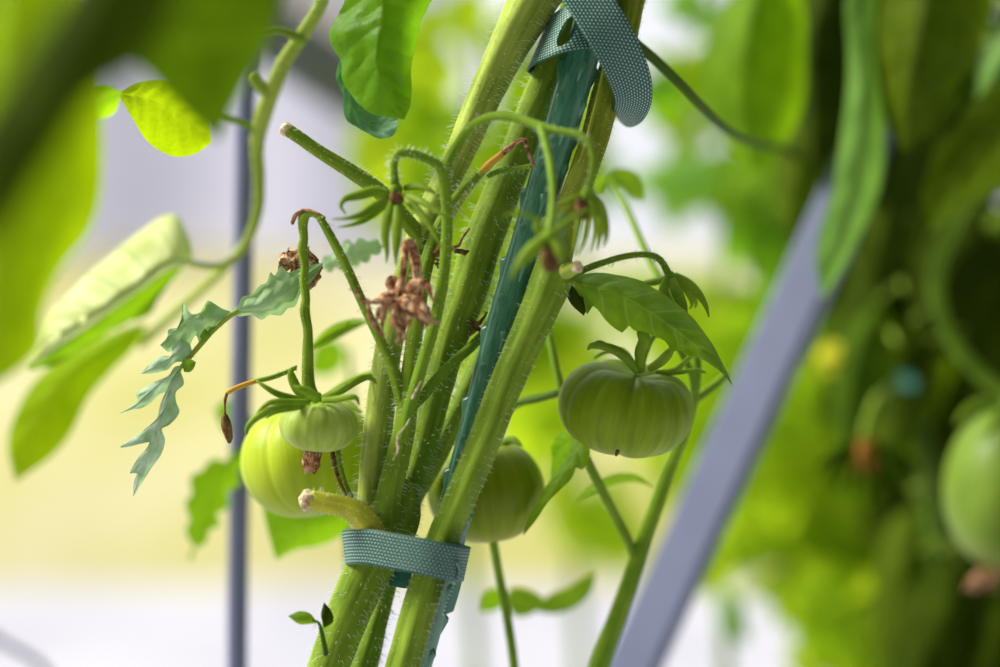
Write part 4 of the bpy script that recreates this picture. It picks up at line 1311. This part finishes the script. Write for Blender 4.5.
for k, (mid, lft, rgt, mm) in enumerate([
    ([(505, 600, 150), (520, 606, 150), (536, 606, 150), (546, 600, 150)], [(505, 600, 150), (512, 588, 150), (530, 590, 150), (546, 600, 150)], [(505, 600, 150), (515, 616, 150), (532, 614, 150), (546, 600, 150)], 'leaf'),
    ([(536, 612, 155), (560, 606, 155), (578, 594, 155), (596, 572, 155)], [(536, 612, 155), (548, 596, 155), (566, 588, 155), (580, 580, 155), (596, 572, 155)], [(536, 612, 155), (556, 614, 155), (578, 606, 155), (592, 592, 155), (596, 572, 155)], 'leaf'),
    ([(506, 600, 150), (496, 598, 150), (486, 604, 150), (480, 612, 150)], [(506, 600, 150), (496, 588, 150), (484, 594, 150), (480, 612, 150)], [(506, 600, 150), (498, 610, 150), (490, 612, 150), (480, 612, 150)], 'leaf_bright'),
]):
    leaf('leaf', mid, lft, rgt, M[mm], vine, nu=24, nv=4, seed=k)

# ------------------------------------------------------------------ soft leaves close to the lens, upper left, and their plant
GL = ground_py(-150)
near = empty('tomato_plant', W(-420, GL, -150), 'leafy tomato plant close to the lens, large soft leaves at the upper left', 'tomato plant')
stem('main_stem', [(-420, GL, -150, 16), (-380, 900, -150, 15), (-330, 300, -150, 14), (-260, -80, -160, 12), (-120, -260, -170, 10), (60, -290, -170, 8), (250, -230, -120, 7), (330, -120, -40, 6)], M['stem'], near, seg=16, seed=70)
stem('side_stem', [(330, -125, -40, 6), (338, -60, 0, 6), (322, 0, 40, 6.5), (303, 34, 60, 7), (284, 62, 70, 7.4), (272, 90, 80, 8), (262, 118, 90, 8.4), (257, 145, 100, 7), (259, 180, 110, 6), (258, 208, 115, 5.4), (250, 235, 118, 4.8), (238, 254, 120, 4.4), (222, 265, 120, 4), (205, 266, 120, 3.6), (186, 262, 120, 3)], M['stem_pale'], near, seg=16, seed=71, hair=120, hl=(1.5, 3))
stem('side_stem', [(303, 40, 60, 5), (290, 34, 50, 4.6), (276, 30, 40, 4), (250, 34, 10, 3.6), (200, 30, -80, 3)], M['stem'], near, seg=10, seed=72)
stem('pruned_stub', [(270, 96, 80, 6), (260, 86, 78, 6.4), (251, 74, 76, 5.6)], M['stem_pale'], near, seg=12, seed=73)
stem('side_stem', [(258, 132, 96, 4), (245, 124, 92, 3.8), (228, 118, 80, 3.6), (212, 112, 60, 3)], M['stem_truss'], near, seg=10, seed=74)
stem('side_stem', [(250, 238, 118, 4), (225, 268, 140, 4.4), (195, 296, 160, 4.6), (165, 322, 175, 4.6), (140, 345, 185, 4.4)], M['stem_pale'], near, seg=10, seed=75)
# rolled leaf
lf = stem('leaf', [(190, 262, 120, 3), (182, 258, 120, 2.6)], M['stem_pale'], near, seg=8, n=6, seed=76)
leaf('leaflet', [(192, 262, 120), (172, 262, 96), (140, 285, 88), (100, 312, 90), (60, 338, 96), (24, 368, 110)],
     [(192, 262, 120), (187, 232, 122), (176, 214, 124), (158, 216, 122), (135, 232, 118), (108, 256, 112), (84, 276, 110), (62, 298, 110), (44, 318, 112), (30, 345, 114), (24, 368, 110)],
     [(192, 262, 120), (180, 268, 104), (165, 272, 100), (150, 284, 98), (120, 305, 98), (90, 325, 100), (60, 346, 104), (40, 360, 108), (24, 368, 110)], M['leaf_sheen'], lf, nu=60, nv=7, puff=2.4, veins=6, seed=31, wave=0.1)
leaf('leaflet', [(185, 266, 122), (160, 290, 130), (125, 320, 132), (80, 348, 130), (30, 370, 125)],
     [(185, 266, 122), (165, 272, 118), (140, 290, 112), (100, 318, 108), (60, 345, 108), (28, 366, 114)],
     [(185, 266, 122), (156, 300, 128), (152, 312, 132), (142, 318, 134), (110, 324, 134), (82, 340, 132), (55, 362, 128), (28, 368, 118)], M['leaf_mid2'], lf, nu=50, nv=6, puff=2.0, veins=6, seed=32)
lf = stem('leaf', [(150, 332, 180, 3), (140, 338, 182, 2.6)], M['stem_pale'], near, seg=8, n=6, seed=77)
leaf('leaflet', [(148, 322, 180), (118, 342, 160), (80, 366, 158), (45, 405, 165), (15, 480, 180)],
     [(148, 322, 180), (120, 330, 175), (86, 346, 175), (56, 362, 178), (25, 395, 180), (8, 440, 182), (15, 482, 180)],
     [(148, 322, 180), (136, 345, 175), (110, 372, 172), (88, 398, 172), (70, 435, 174), (52, 456, 176), (30, 472, 178), (15, 482, 180)], M['leaf_lime'], lf, nu=50, nv=6, puff=2.5, veins=6, seed=33)
# the big leaves before the lens
lf = stem('leaf', [(-120, -260, -170, 5), (-60, -120, -230, 4), (-20, -20, -240, 3)], M['stem'], near, seg=10, seed=78)
leaf('leaflet', [(20, -80, -180), (20, 40, -195), (16, 160, -200), (6, 280, -195), (-14, 390, -180)],
     [(20, -80, -180), (80, 0, -170), (96, 60, -168), (102, 110, -166), (103, 160, -166), (100, 200, -166), (88, 234, -166), (66, 262, -168), (50, 288, -168), (41, 315, -170), (40, 345, -172), (20, 368, -175), (-14, 390, -180)],
     [(20, -80, -180), (-40, -20, -160), (-90, 80, -160), (-110, 200, -160), (-80, 320, -168), (-14, 390, -180)], M['leaf_lime'], lf, nu=50, nv=7, puff=1.5, seed=34)
lf = stem('leaf', [(60, -290, -170, 5), (110, -160, -260, 4), (150, -60, -280, 3)], M['stem'], near, seg=10, seed=79)
leaf('leaflet', [(150, -80, -290), (165, -20, -230), (190, 40, -215), (208, 95, -210), (218, 142, -205)],
     [(150, -80, -290), (260, -60, -220), (282, -15, -215), (276, 22, -212), (262, 55, -208), (244, 88, -206), (230, 116, -205), (218, 142, -205)],
     [(150, -80, -290), (90, -60, -240), (100, 10, -230), (120, 50, -226), (146, 72, -222), (168, 95, -216), (195, 122, -210), (218, 142, -205)], M['leaf_mid'], lf, nu=40, nv=7, puff=1.5, seed=35)
lf = stem('leaf', [(-120, -260, -170, 4), (30, -190, -330, 3), (90, -100, -350, 2.4)], M['stem'], near, seg=10, seed=80)
leaf('leaflet', [(150, -110, -370), (108, -30, -365), (70, 50, -360), (25, 130, -355), (-50, 250, -350)],
     [(150, -110, -370), (190, -40, -350), (172, 20, -345), (140, 70, -345), (90, 100, -345), (50, 160, -345), (0, 230, -345), (-50, 250, -350)],
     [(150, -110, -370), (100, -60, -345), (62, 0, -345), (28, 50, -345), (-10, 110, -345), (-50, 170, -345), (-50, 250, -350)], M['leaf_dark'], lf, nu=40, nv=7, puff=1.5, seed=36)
lf = stem('leaf', [(212, 112, 60, 3), (205, 110, 55, 2.4)], M['stem_truss'], near, seg=8, n=6, seed=81)
leaf('leaflet', [(118, 94, -20), (150, 100, 0), (185, 118, 20), (212, 142, 30)], [(118, 94, -20), (140, 82, 0), (175, 82, 20), (205, 105, 30), (212, 142, 30)], [(118, 94, -20), (132, 118, -20), (148, 142, -10), (172, 156, 5), (195, 154, 20), (212, 142, 30)], M['leaf_lime'], lf, nu=36, nv=6, puff=1.5, seed=37)
leaf('leaflet', [(122, 92, -60), (108, 98, -70), (90, 108, -80), (70, 125, -90)], [(122, 92, -60), (105, 86, -70), (80, 96, -80), (70, 125, -90)], [(122, 92, -60), (115, 112, -65), (98, 120, -75), (70, 125, -90)], M['leaf_bright'], lf, nu=24, nv=4, puff=1.5, seed=38)

# ------------------------------------------------------------------ soft leaves behind, low left
GB = ground_py(170)
low = empty('tomato_plant', W(300, GB, 170), 'young tomato plant with two toothed leaves behind the large yellow-green tomato', 'tomato plant')
stem('main_stem', [(330, GB, 200, 10), (340, 900, 200, 9), (352, 700, 190, 7), (350, 560, 170, 5), (338, 500, 165, 4), (300, 460, 175, 3.4), (262, 440, 185, 3)], M['stem_truss'], low, seg=12, seed=90)
leaf('leaf', [(262, 440, 185), (228, 466, 165), (206, 500, 158), (198, 530, 158), (190, 562, 160)],
     teeth([(262, 440, 185), (236, 490, 165), (222, 520, 158), (208, 540, 158), (190, 562, 160)], 6, 6, 51),
     teeth([(262, 440, 185), (222, 455, 168), (194, 472, 160), (186, 500, 158), (186, 530, 158), (190, 562, 160)], -6, 6, 52), M['leaf_bright'], low, nu=60, nv=6, seed=51)
leaf('leaf', [(340, 500, 120), (318, 512, 110), (298, 528, 110), (276, 560, 115)],
     [(340, 500, 120), (352, 520, 118), (340, 536, 116), (318, 546, 114), (296, 550, 114), (276, 560, 115)],
     [(340, 500, 120), (310, 492, 118), (280, 500, 114), (264, 503, 112), (267, 528, 114), (276, 560, 115)], M['leaf_bright'], low, nu=40, nv=6, seed=52)
leaf('leaf', [(262, 440, 185), (246, 426, 190), (228, 416, 190), (214, 410, 190)], [(262, 440, 185), (250, 412, 190), (228, 400, 190), (214, 410, 190)], [(262, 440, 185), (244, 440, 190), (226, 434, 190), (214, 410, 190)], M['leaf_bright'], low, nu=24, nv=4, seed=53)
leaf('leaf', [(345, 350, 260), (332, 352, 260), (318, 362, 260), (308, 372, 260)], [(345, 350, 260), (335, 340, 260), (316, 346, 260), (308, 372, 260)], [(345, 350, 260), (342, 366, 260), (326, 376, 260), (308, 372, 260)], M['leaf_bright'], low, nu=24, nv=4, seed=54)
stem('side_stem', [(348, 560, 170, 4), (352, 480, 200, 3.4), (352, 400, 240, 3), (348, 350, 260, 2.6)], M['stem_truss'], low, seg=10, seed=91)

# ------------------------------------------------------------------ the plant on the right, behind the brace line
M['leaf_soft'] = leaf_mat('leaf_soft', (0.12, 0.26, 0.035), (0.20, 0.38, 0.07), (0.20, 0.42, 0.04), tw=0.35, vmix=0.2, spec=0.1)
M['leaf_fresh'] = leaf_mat('leaf_fresh', (0.09, 0.19, 0.002), (0.17, 0.31, 0.004), (0.26, 0.48, 0.005), tw=0.45, vmix=0.15, spec=0.08, rough=0.6)
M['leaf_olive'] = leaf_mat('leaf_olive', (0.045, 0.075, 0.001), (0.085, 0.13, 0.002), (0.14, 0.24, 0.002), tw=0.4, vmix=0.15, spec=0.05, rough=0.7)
M['leaf_yellow'] = leaf_mat('leaf_yellow', (0.45, 0.45, 0.02), (0.6, 0.55, 0.03), (0.7, 0.7, 0.03), tw=0.45, vmix=0.2)
GR = ground_py(420)
right = empty('tomato_plant', W(960, GR, 420), 'dense tomato plant with large hanging leaves at the right edge', 'tomato plant')
stem('main_stem', [(960, GR, 420, 14), (985, 1100, 420, 13), (965, 760, 420, 12), (940, 600, 480, 10), (928, 465, 490, 10), (895, 365, 500, 10), (868, 298, 500, 10), (850, 180, 490, 10), (880, 40, 480, 10), (960, -140, 450, 10)], M['stem_dark'], right, seg=16, seed=101)
stem('side_stem', [(882, 378, 490, 9), (905, 340, 480, 9), (936, 300, 470, 9), (962, 262, 460, 9), (1010, 210, 440, 8), (1080, 150, 440, 7)], M['stem_truss'], right, seg=12, seed=102)
stem('side_stem', [(1010, 165, 300, 7), (965, 205, 300, 8), (942, 250, 300, 8.5), (936, 292, 300, 8.5), (950, 335, 300, 8.5), (978, 372, 300, 8), (1020, 405, 290, 7)], M['stem_truss'], right, seg=12, seed=103)
RL = [  # some of the darkest leaves fill gaps where only shade shows
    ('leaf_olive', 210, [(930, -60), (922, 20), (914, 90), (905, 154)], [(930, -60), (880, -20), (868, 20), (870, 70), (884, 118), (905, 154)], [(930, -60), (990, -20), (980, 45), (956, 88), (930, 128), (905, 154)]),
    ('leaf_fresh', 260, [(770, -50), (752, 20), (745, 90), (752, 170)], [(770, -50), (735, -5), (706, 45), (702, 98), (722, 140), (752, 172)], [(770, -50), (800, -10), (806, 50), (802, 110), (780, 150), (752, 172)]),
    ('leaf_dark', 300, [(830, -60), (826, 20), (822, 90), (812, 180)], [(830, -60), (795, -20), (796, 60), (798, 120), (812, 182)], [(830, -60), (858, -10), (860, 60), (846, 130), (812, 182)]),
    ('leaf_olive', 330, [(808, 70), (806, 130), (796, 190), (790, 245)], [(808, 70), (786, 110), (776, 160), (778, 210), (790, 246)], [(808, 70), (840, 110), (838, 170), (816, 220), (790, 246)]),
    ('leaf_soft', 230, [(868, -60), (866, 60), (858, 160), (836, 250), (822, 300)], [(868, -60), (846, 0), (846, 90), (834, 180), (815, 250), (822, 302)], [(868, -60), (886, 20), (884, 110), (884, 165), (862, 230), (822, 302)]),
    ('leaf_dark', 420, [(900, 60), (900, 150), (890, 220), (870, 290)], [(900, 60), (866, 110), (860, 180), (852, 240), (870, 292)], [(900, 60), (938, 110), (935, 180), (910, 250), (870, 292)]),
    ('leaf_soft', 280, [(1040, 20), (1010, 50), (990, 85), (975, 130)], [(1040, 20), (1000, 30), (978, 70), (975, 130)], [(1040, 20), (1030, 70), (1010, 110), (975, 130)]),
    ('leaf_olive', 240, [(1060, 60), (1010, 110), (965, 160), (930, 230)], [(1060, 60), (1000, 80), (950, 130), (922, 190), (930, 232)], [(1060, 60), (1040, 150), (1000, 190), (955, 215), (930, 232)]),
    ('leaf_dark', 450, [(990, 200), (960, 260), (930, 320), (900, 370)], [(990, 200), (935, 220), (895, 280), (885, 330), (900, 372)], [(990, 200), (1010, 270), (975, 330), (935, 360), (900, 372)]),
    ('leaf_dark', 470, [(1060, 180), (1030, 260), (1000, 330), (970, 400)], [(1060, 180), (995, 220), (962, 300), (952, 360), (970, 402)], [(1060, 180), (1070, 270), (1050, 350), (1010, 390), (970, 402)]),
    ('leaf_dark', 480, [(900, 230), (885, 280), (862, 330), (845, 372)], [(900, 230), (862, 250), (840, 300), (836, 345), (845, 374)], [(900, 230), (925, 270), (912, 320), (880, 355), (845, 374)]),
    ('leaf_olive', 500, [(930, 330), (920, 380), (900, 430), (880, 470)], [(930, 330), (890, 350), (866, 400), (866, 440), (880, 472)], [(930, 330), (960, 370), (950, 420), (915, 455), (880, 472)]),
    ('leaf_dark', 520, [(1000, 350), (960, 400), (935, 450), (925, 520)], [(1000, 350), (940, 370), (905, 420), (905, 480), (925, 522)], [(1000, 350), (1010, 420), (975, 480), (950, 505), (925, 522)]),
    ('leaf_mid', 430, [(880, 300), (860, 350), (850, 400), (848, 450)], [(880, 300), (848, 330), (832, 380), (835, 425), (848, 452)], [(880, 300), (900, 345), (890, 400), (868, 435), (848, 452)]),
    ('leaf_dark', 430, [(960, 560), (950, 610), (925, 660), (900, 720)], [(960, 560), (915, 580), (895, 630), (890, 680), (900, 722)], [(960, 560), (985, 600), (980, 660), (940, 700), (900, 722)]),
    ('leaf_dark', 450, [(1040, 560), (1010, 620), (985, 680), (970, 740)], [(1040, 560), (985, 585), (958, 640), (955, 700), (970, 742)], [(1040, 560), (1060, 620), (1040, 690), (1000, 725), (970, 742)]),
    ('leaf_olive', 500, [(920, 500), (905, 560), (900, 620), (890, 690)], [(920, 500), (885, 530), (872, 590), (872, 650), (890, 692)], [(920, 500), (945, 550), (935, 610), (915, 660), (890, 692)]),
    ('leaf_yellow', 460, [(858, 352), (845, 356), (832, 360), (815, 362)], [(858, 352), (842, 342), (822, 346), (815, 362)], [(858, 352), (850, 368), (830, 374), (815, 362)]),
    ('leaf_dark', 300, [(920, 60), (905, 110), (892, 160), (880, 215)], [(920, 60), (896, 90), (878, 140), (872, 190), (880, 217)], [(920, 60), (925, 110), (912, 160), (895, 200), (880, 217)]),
]
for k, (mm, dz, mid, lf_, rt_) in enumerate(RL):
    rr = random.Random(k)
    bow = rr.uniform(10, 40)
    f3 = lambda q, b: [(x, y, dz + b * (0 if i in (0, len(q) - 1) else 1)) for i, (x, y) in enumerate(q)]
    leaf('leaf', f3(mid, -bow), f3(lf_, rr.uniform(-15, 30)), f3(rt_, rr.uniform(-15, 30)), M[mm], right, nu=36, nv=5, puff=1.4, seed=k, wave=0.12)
    x, y = mid[0]
    stem('petiole', [(x, y, dz, 2.6), (x + (910 - x) * 0.4 + 8, y - 20, dz + (395 - dz) * 0.5, 3), (x + (910 - x) * 0.75, y - 10, 395, 3)], M['stem'], right, seg=8, n=10, seed=k)
# small clip on its stem
o = tube('plant_clip', [(888, 372, 474, 5), (897, 376, 470, 8), (906, 380, 472, 8), (912, 385, 478, 5)], M['clip'], seg=14)
tag(o, 'small teal clip on the stem left of the right edge tomato', 'plant clip', kind='thing')
# dried flower with many thin sepals
dfl = stem('flower_stalk', [(900, 378, 490, 4), (885, 392, 400, 4), (876, 400, 340, 4), (868, 420, 330, 4.4), (866, 438, 330, 6)], M['stem'], right, seg=10, seed=120)
mb = MB()
for k in range(10):
    a = k * 0.628
    add_blade(mb, [(866 + 5 * math.cos(a), 440, 330 + 6 * math.sin(a), 4), (866 + 10 * math.cos(a), 456, 330 + 10 * math.sin(a), 6), (866 + 12 * math.cos(a), 474, 330 + 8 * math.sin(a), 2)], thick=0.4, crumple=0.8, seed=k + 60, n=12)
mb.build('withered_core', M['rust'], dfl)
for k in range(11):
    a = -0.3 + k * 0.36
    x, y = math.cos(a), abs(math.sin(a)) * 0.8 + 0.1
    blade('sepal', [(866 + 6 * x, 440, 328, 3), (866 + 28 * x, 448 + 14 * y, 322, 4), (866 + 44 * x, 456 + 34 * y, 322, 3), (866 + 50 * x, 452 + 56 * y, 324, 1)], M['leaf_mid'], dfl, seed=k, n=14)

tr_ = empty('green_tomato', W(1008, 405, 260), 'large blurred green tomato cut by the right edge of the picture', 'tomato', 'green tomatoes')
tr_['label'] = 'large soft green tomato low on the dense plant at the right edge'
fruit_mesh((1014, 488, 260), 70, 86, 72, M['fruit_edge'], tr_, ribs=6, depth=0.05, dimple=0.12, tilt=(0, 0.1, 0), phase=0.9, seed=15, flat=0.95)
stem('pedicel', [(1010, 408, 260, 6), (1012, 385, 265, 5), (1018, 372, 275, 5), (1030, 350, 290, 5)], M['stem'], tr_, seg=10, seed=121)
make_calyx(tr_, (1009, 408, 258), [[(1004, 408, 255, 4), (985, 402, 240, 6), (965, 412, 230, 4), (955, 424, 228, 1)], [(1012, 408, 250, 4), (1020, 402, 235, 6), (1035, 412, 225, 1)], [(1008, 410, 248, 4), (1000, 414, 225, 6), (990, 430, 215, 4), (985, 442, 214, 1)]], stalk_r=8)
mb = MB()
for k in range(5):
    add_blade(mb, [(985 + k * 5, 570, 262, 4), (978 + k * 4, 578, 258, 5), (968 + k * 6, 586, 258, 3), (964 + k * 7, 592, 258, 1)], thick=0.5, crumple=0.7, seed=k + 80, n=12)
mb.build('withered_blossom', M['dry'], tr_)

# ------------------------------------------------------------------ rows of tomato plants farther back
FAR = [
    # (label, base px, dz, [(px, py, size px, count, spread x, spread y, material)])
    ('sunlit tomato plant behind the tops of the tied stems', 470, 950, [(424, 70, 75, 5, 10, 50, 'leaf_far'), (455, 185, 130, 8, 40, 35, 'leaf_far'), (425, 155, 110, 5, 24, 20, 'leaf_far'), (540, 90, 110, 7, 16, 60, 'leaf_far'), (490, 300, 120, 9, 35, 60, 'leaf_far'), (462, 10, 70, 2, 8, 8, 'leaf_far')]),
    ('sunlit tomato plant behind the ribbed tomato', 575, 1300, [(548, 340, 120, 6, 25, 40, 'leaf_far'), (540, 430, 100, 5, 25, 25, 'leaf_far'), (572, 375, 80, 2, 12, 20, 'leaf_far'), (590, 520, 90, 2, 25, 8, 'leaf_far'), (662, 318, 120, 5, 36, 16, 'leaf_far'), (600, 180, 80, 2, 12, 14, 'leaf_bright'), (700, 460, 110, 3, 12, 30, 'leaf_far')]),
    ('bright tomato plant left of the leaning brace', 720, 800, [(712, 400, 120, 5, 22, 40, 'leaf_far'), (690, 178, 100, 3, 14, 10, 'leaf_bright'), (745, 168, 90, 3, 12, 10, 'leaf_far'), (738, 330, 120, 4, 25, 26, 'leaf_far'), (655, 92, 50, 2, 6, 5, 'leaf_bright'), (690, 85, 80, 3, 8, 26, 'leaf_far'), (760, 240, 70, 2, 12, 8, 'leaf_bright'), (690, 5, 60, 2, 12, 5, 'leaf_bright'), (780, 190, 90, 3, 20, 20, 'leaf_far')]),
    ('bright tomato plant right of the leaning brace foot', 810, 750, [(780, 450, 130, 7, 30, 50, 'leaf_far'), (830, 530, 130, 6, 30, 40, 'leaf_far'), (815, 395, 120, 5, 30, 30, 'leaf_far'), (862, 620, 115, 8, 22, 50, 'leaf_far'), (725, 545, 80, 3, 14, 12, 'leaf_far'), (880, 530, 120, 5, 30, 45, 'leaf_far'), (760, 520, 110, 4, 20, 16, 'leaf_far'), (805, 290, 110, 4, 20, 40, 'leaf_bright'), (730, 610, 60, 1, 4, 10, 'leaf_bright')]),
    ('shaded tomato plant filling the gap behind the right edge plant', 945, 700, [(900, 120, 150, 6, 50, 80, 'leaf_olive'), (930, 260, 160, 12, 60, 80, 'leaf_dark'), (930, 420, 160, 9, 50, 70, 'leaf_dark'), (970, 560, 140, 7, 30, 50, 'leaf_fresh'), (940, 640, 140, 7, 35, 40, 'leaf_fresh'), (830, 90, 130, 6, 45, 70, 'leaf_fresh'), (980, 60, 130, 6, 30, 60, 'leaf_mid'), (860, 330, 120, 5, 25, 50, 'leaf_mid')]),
]
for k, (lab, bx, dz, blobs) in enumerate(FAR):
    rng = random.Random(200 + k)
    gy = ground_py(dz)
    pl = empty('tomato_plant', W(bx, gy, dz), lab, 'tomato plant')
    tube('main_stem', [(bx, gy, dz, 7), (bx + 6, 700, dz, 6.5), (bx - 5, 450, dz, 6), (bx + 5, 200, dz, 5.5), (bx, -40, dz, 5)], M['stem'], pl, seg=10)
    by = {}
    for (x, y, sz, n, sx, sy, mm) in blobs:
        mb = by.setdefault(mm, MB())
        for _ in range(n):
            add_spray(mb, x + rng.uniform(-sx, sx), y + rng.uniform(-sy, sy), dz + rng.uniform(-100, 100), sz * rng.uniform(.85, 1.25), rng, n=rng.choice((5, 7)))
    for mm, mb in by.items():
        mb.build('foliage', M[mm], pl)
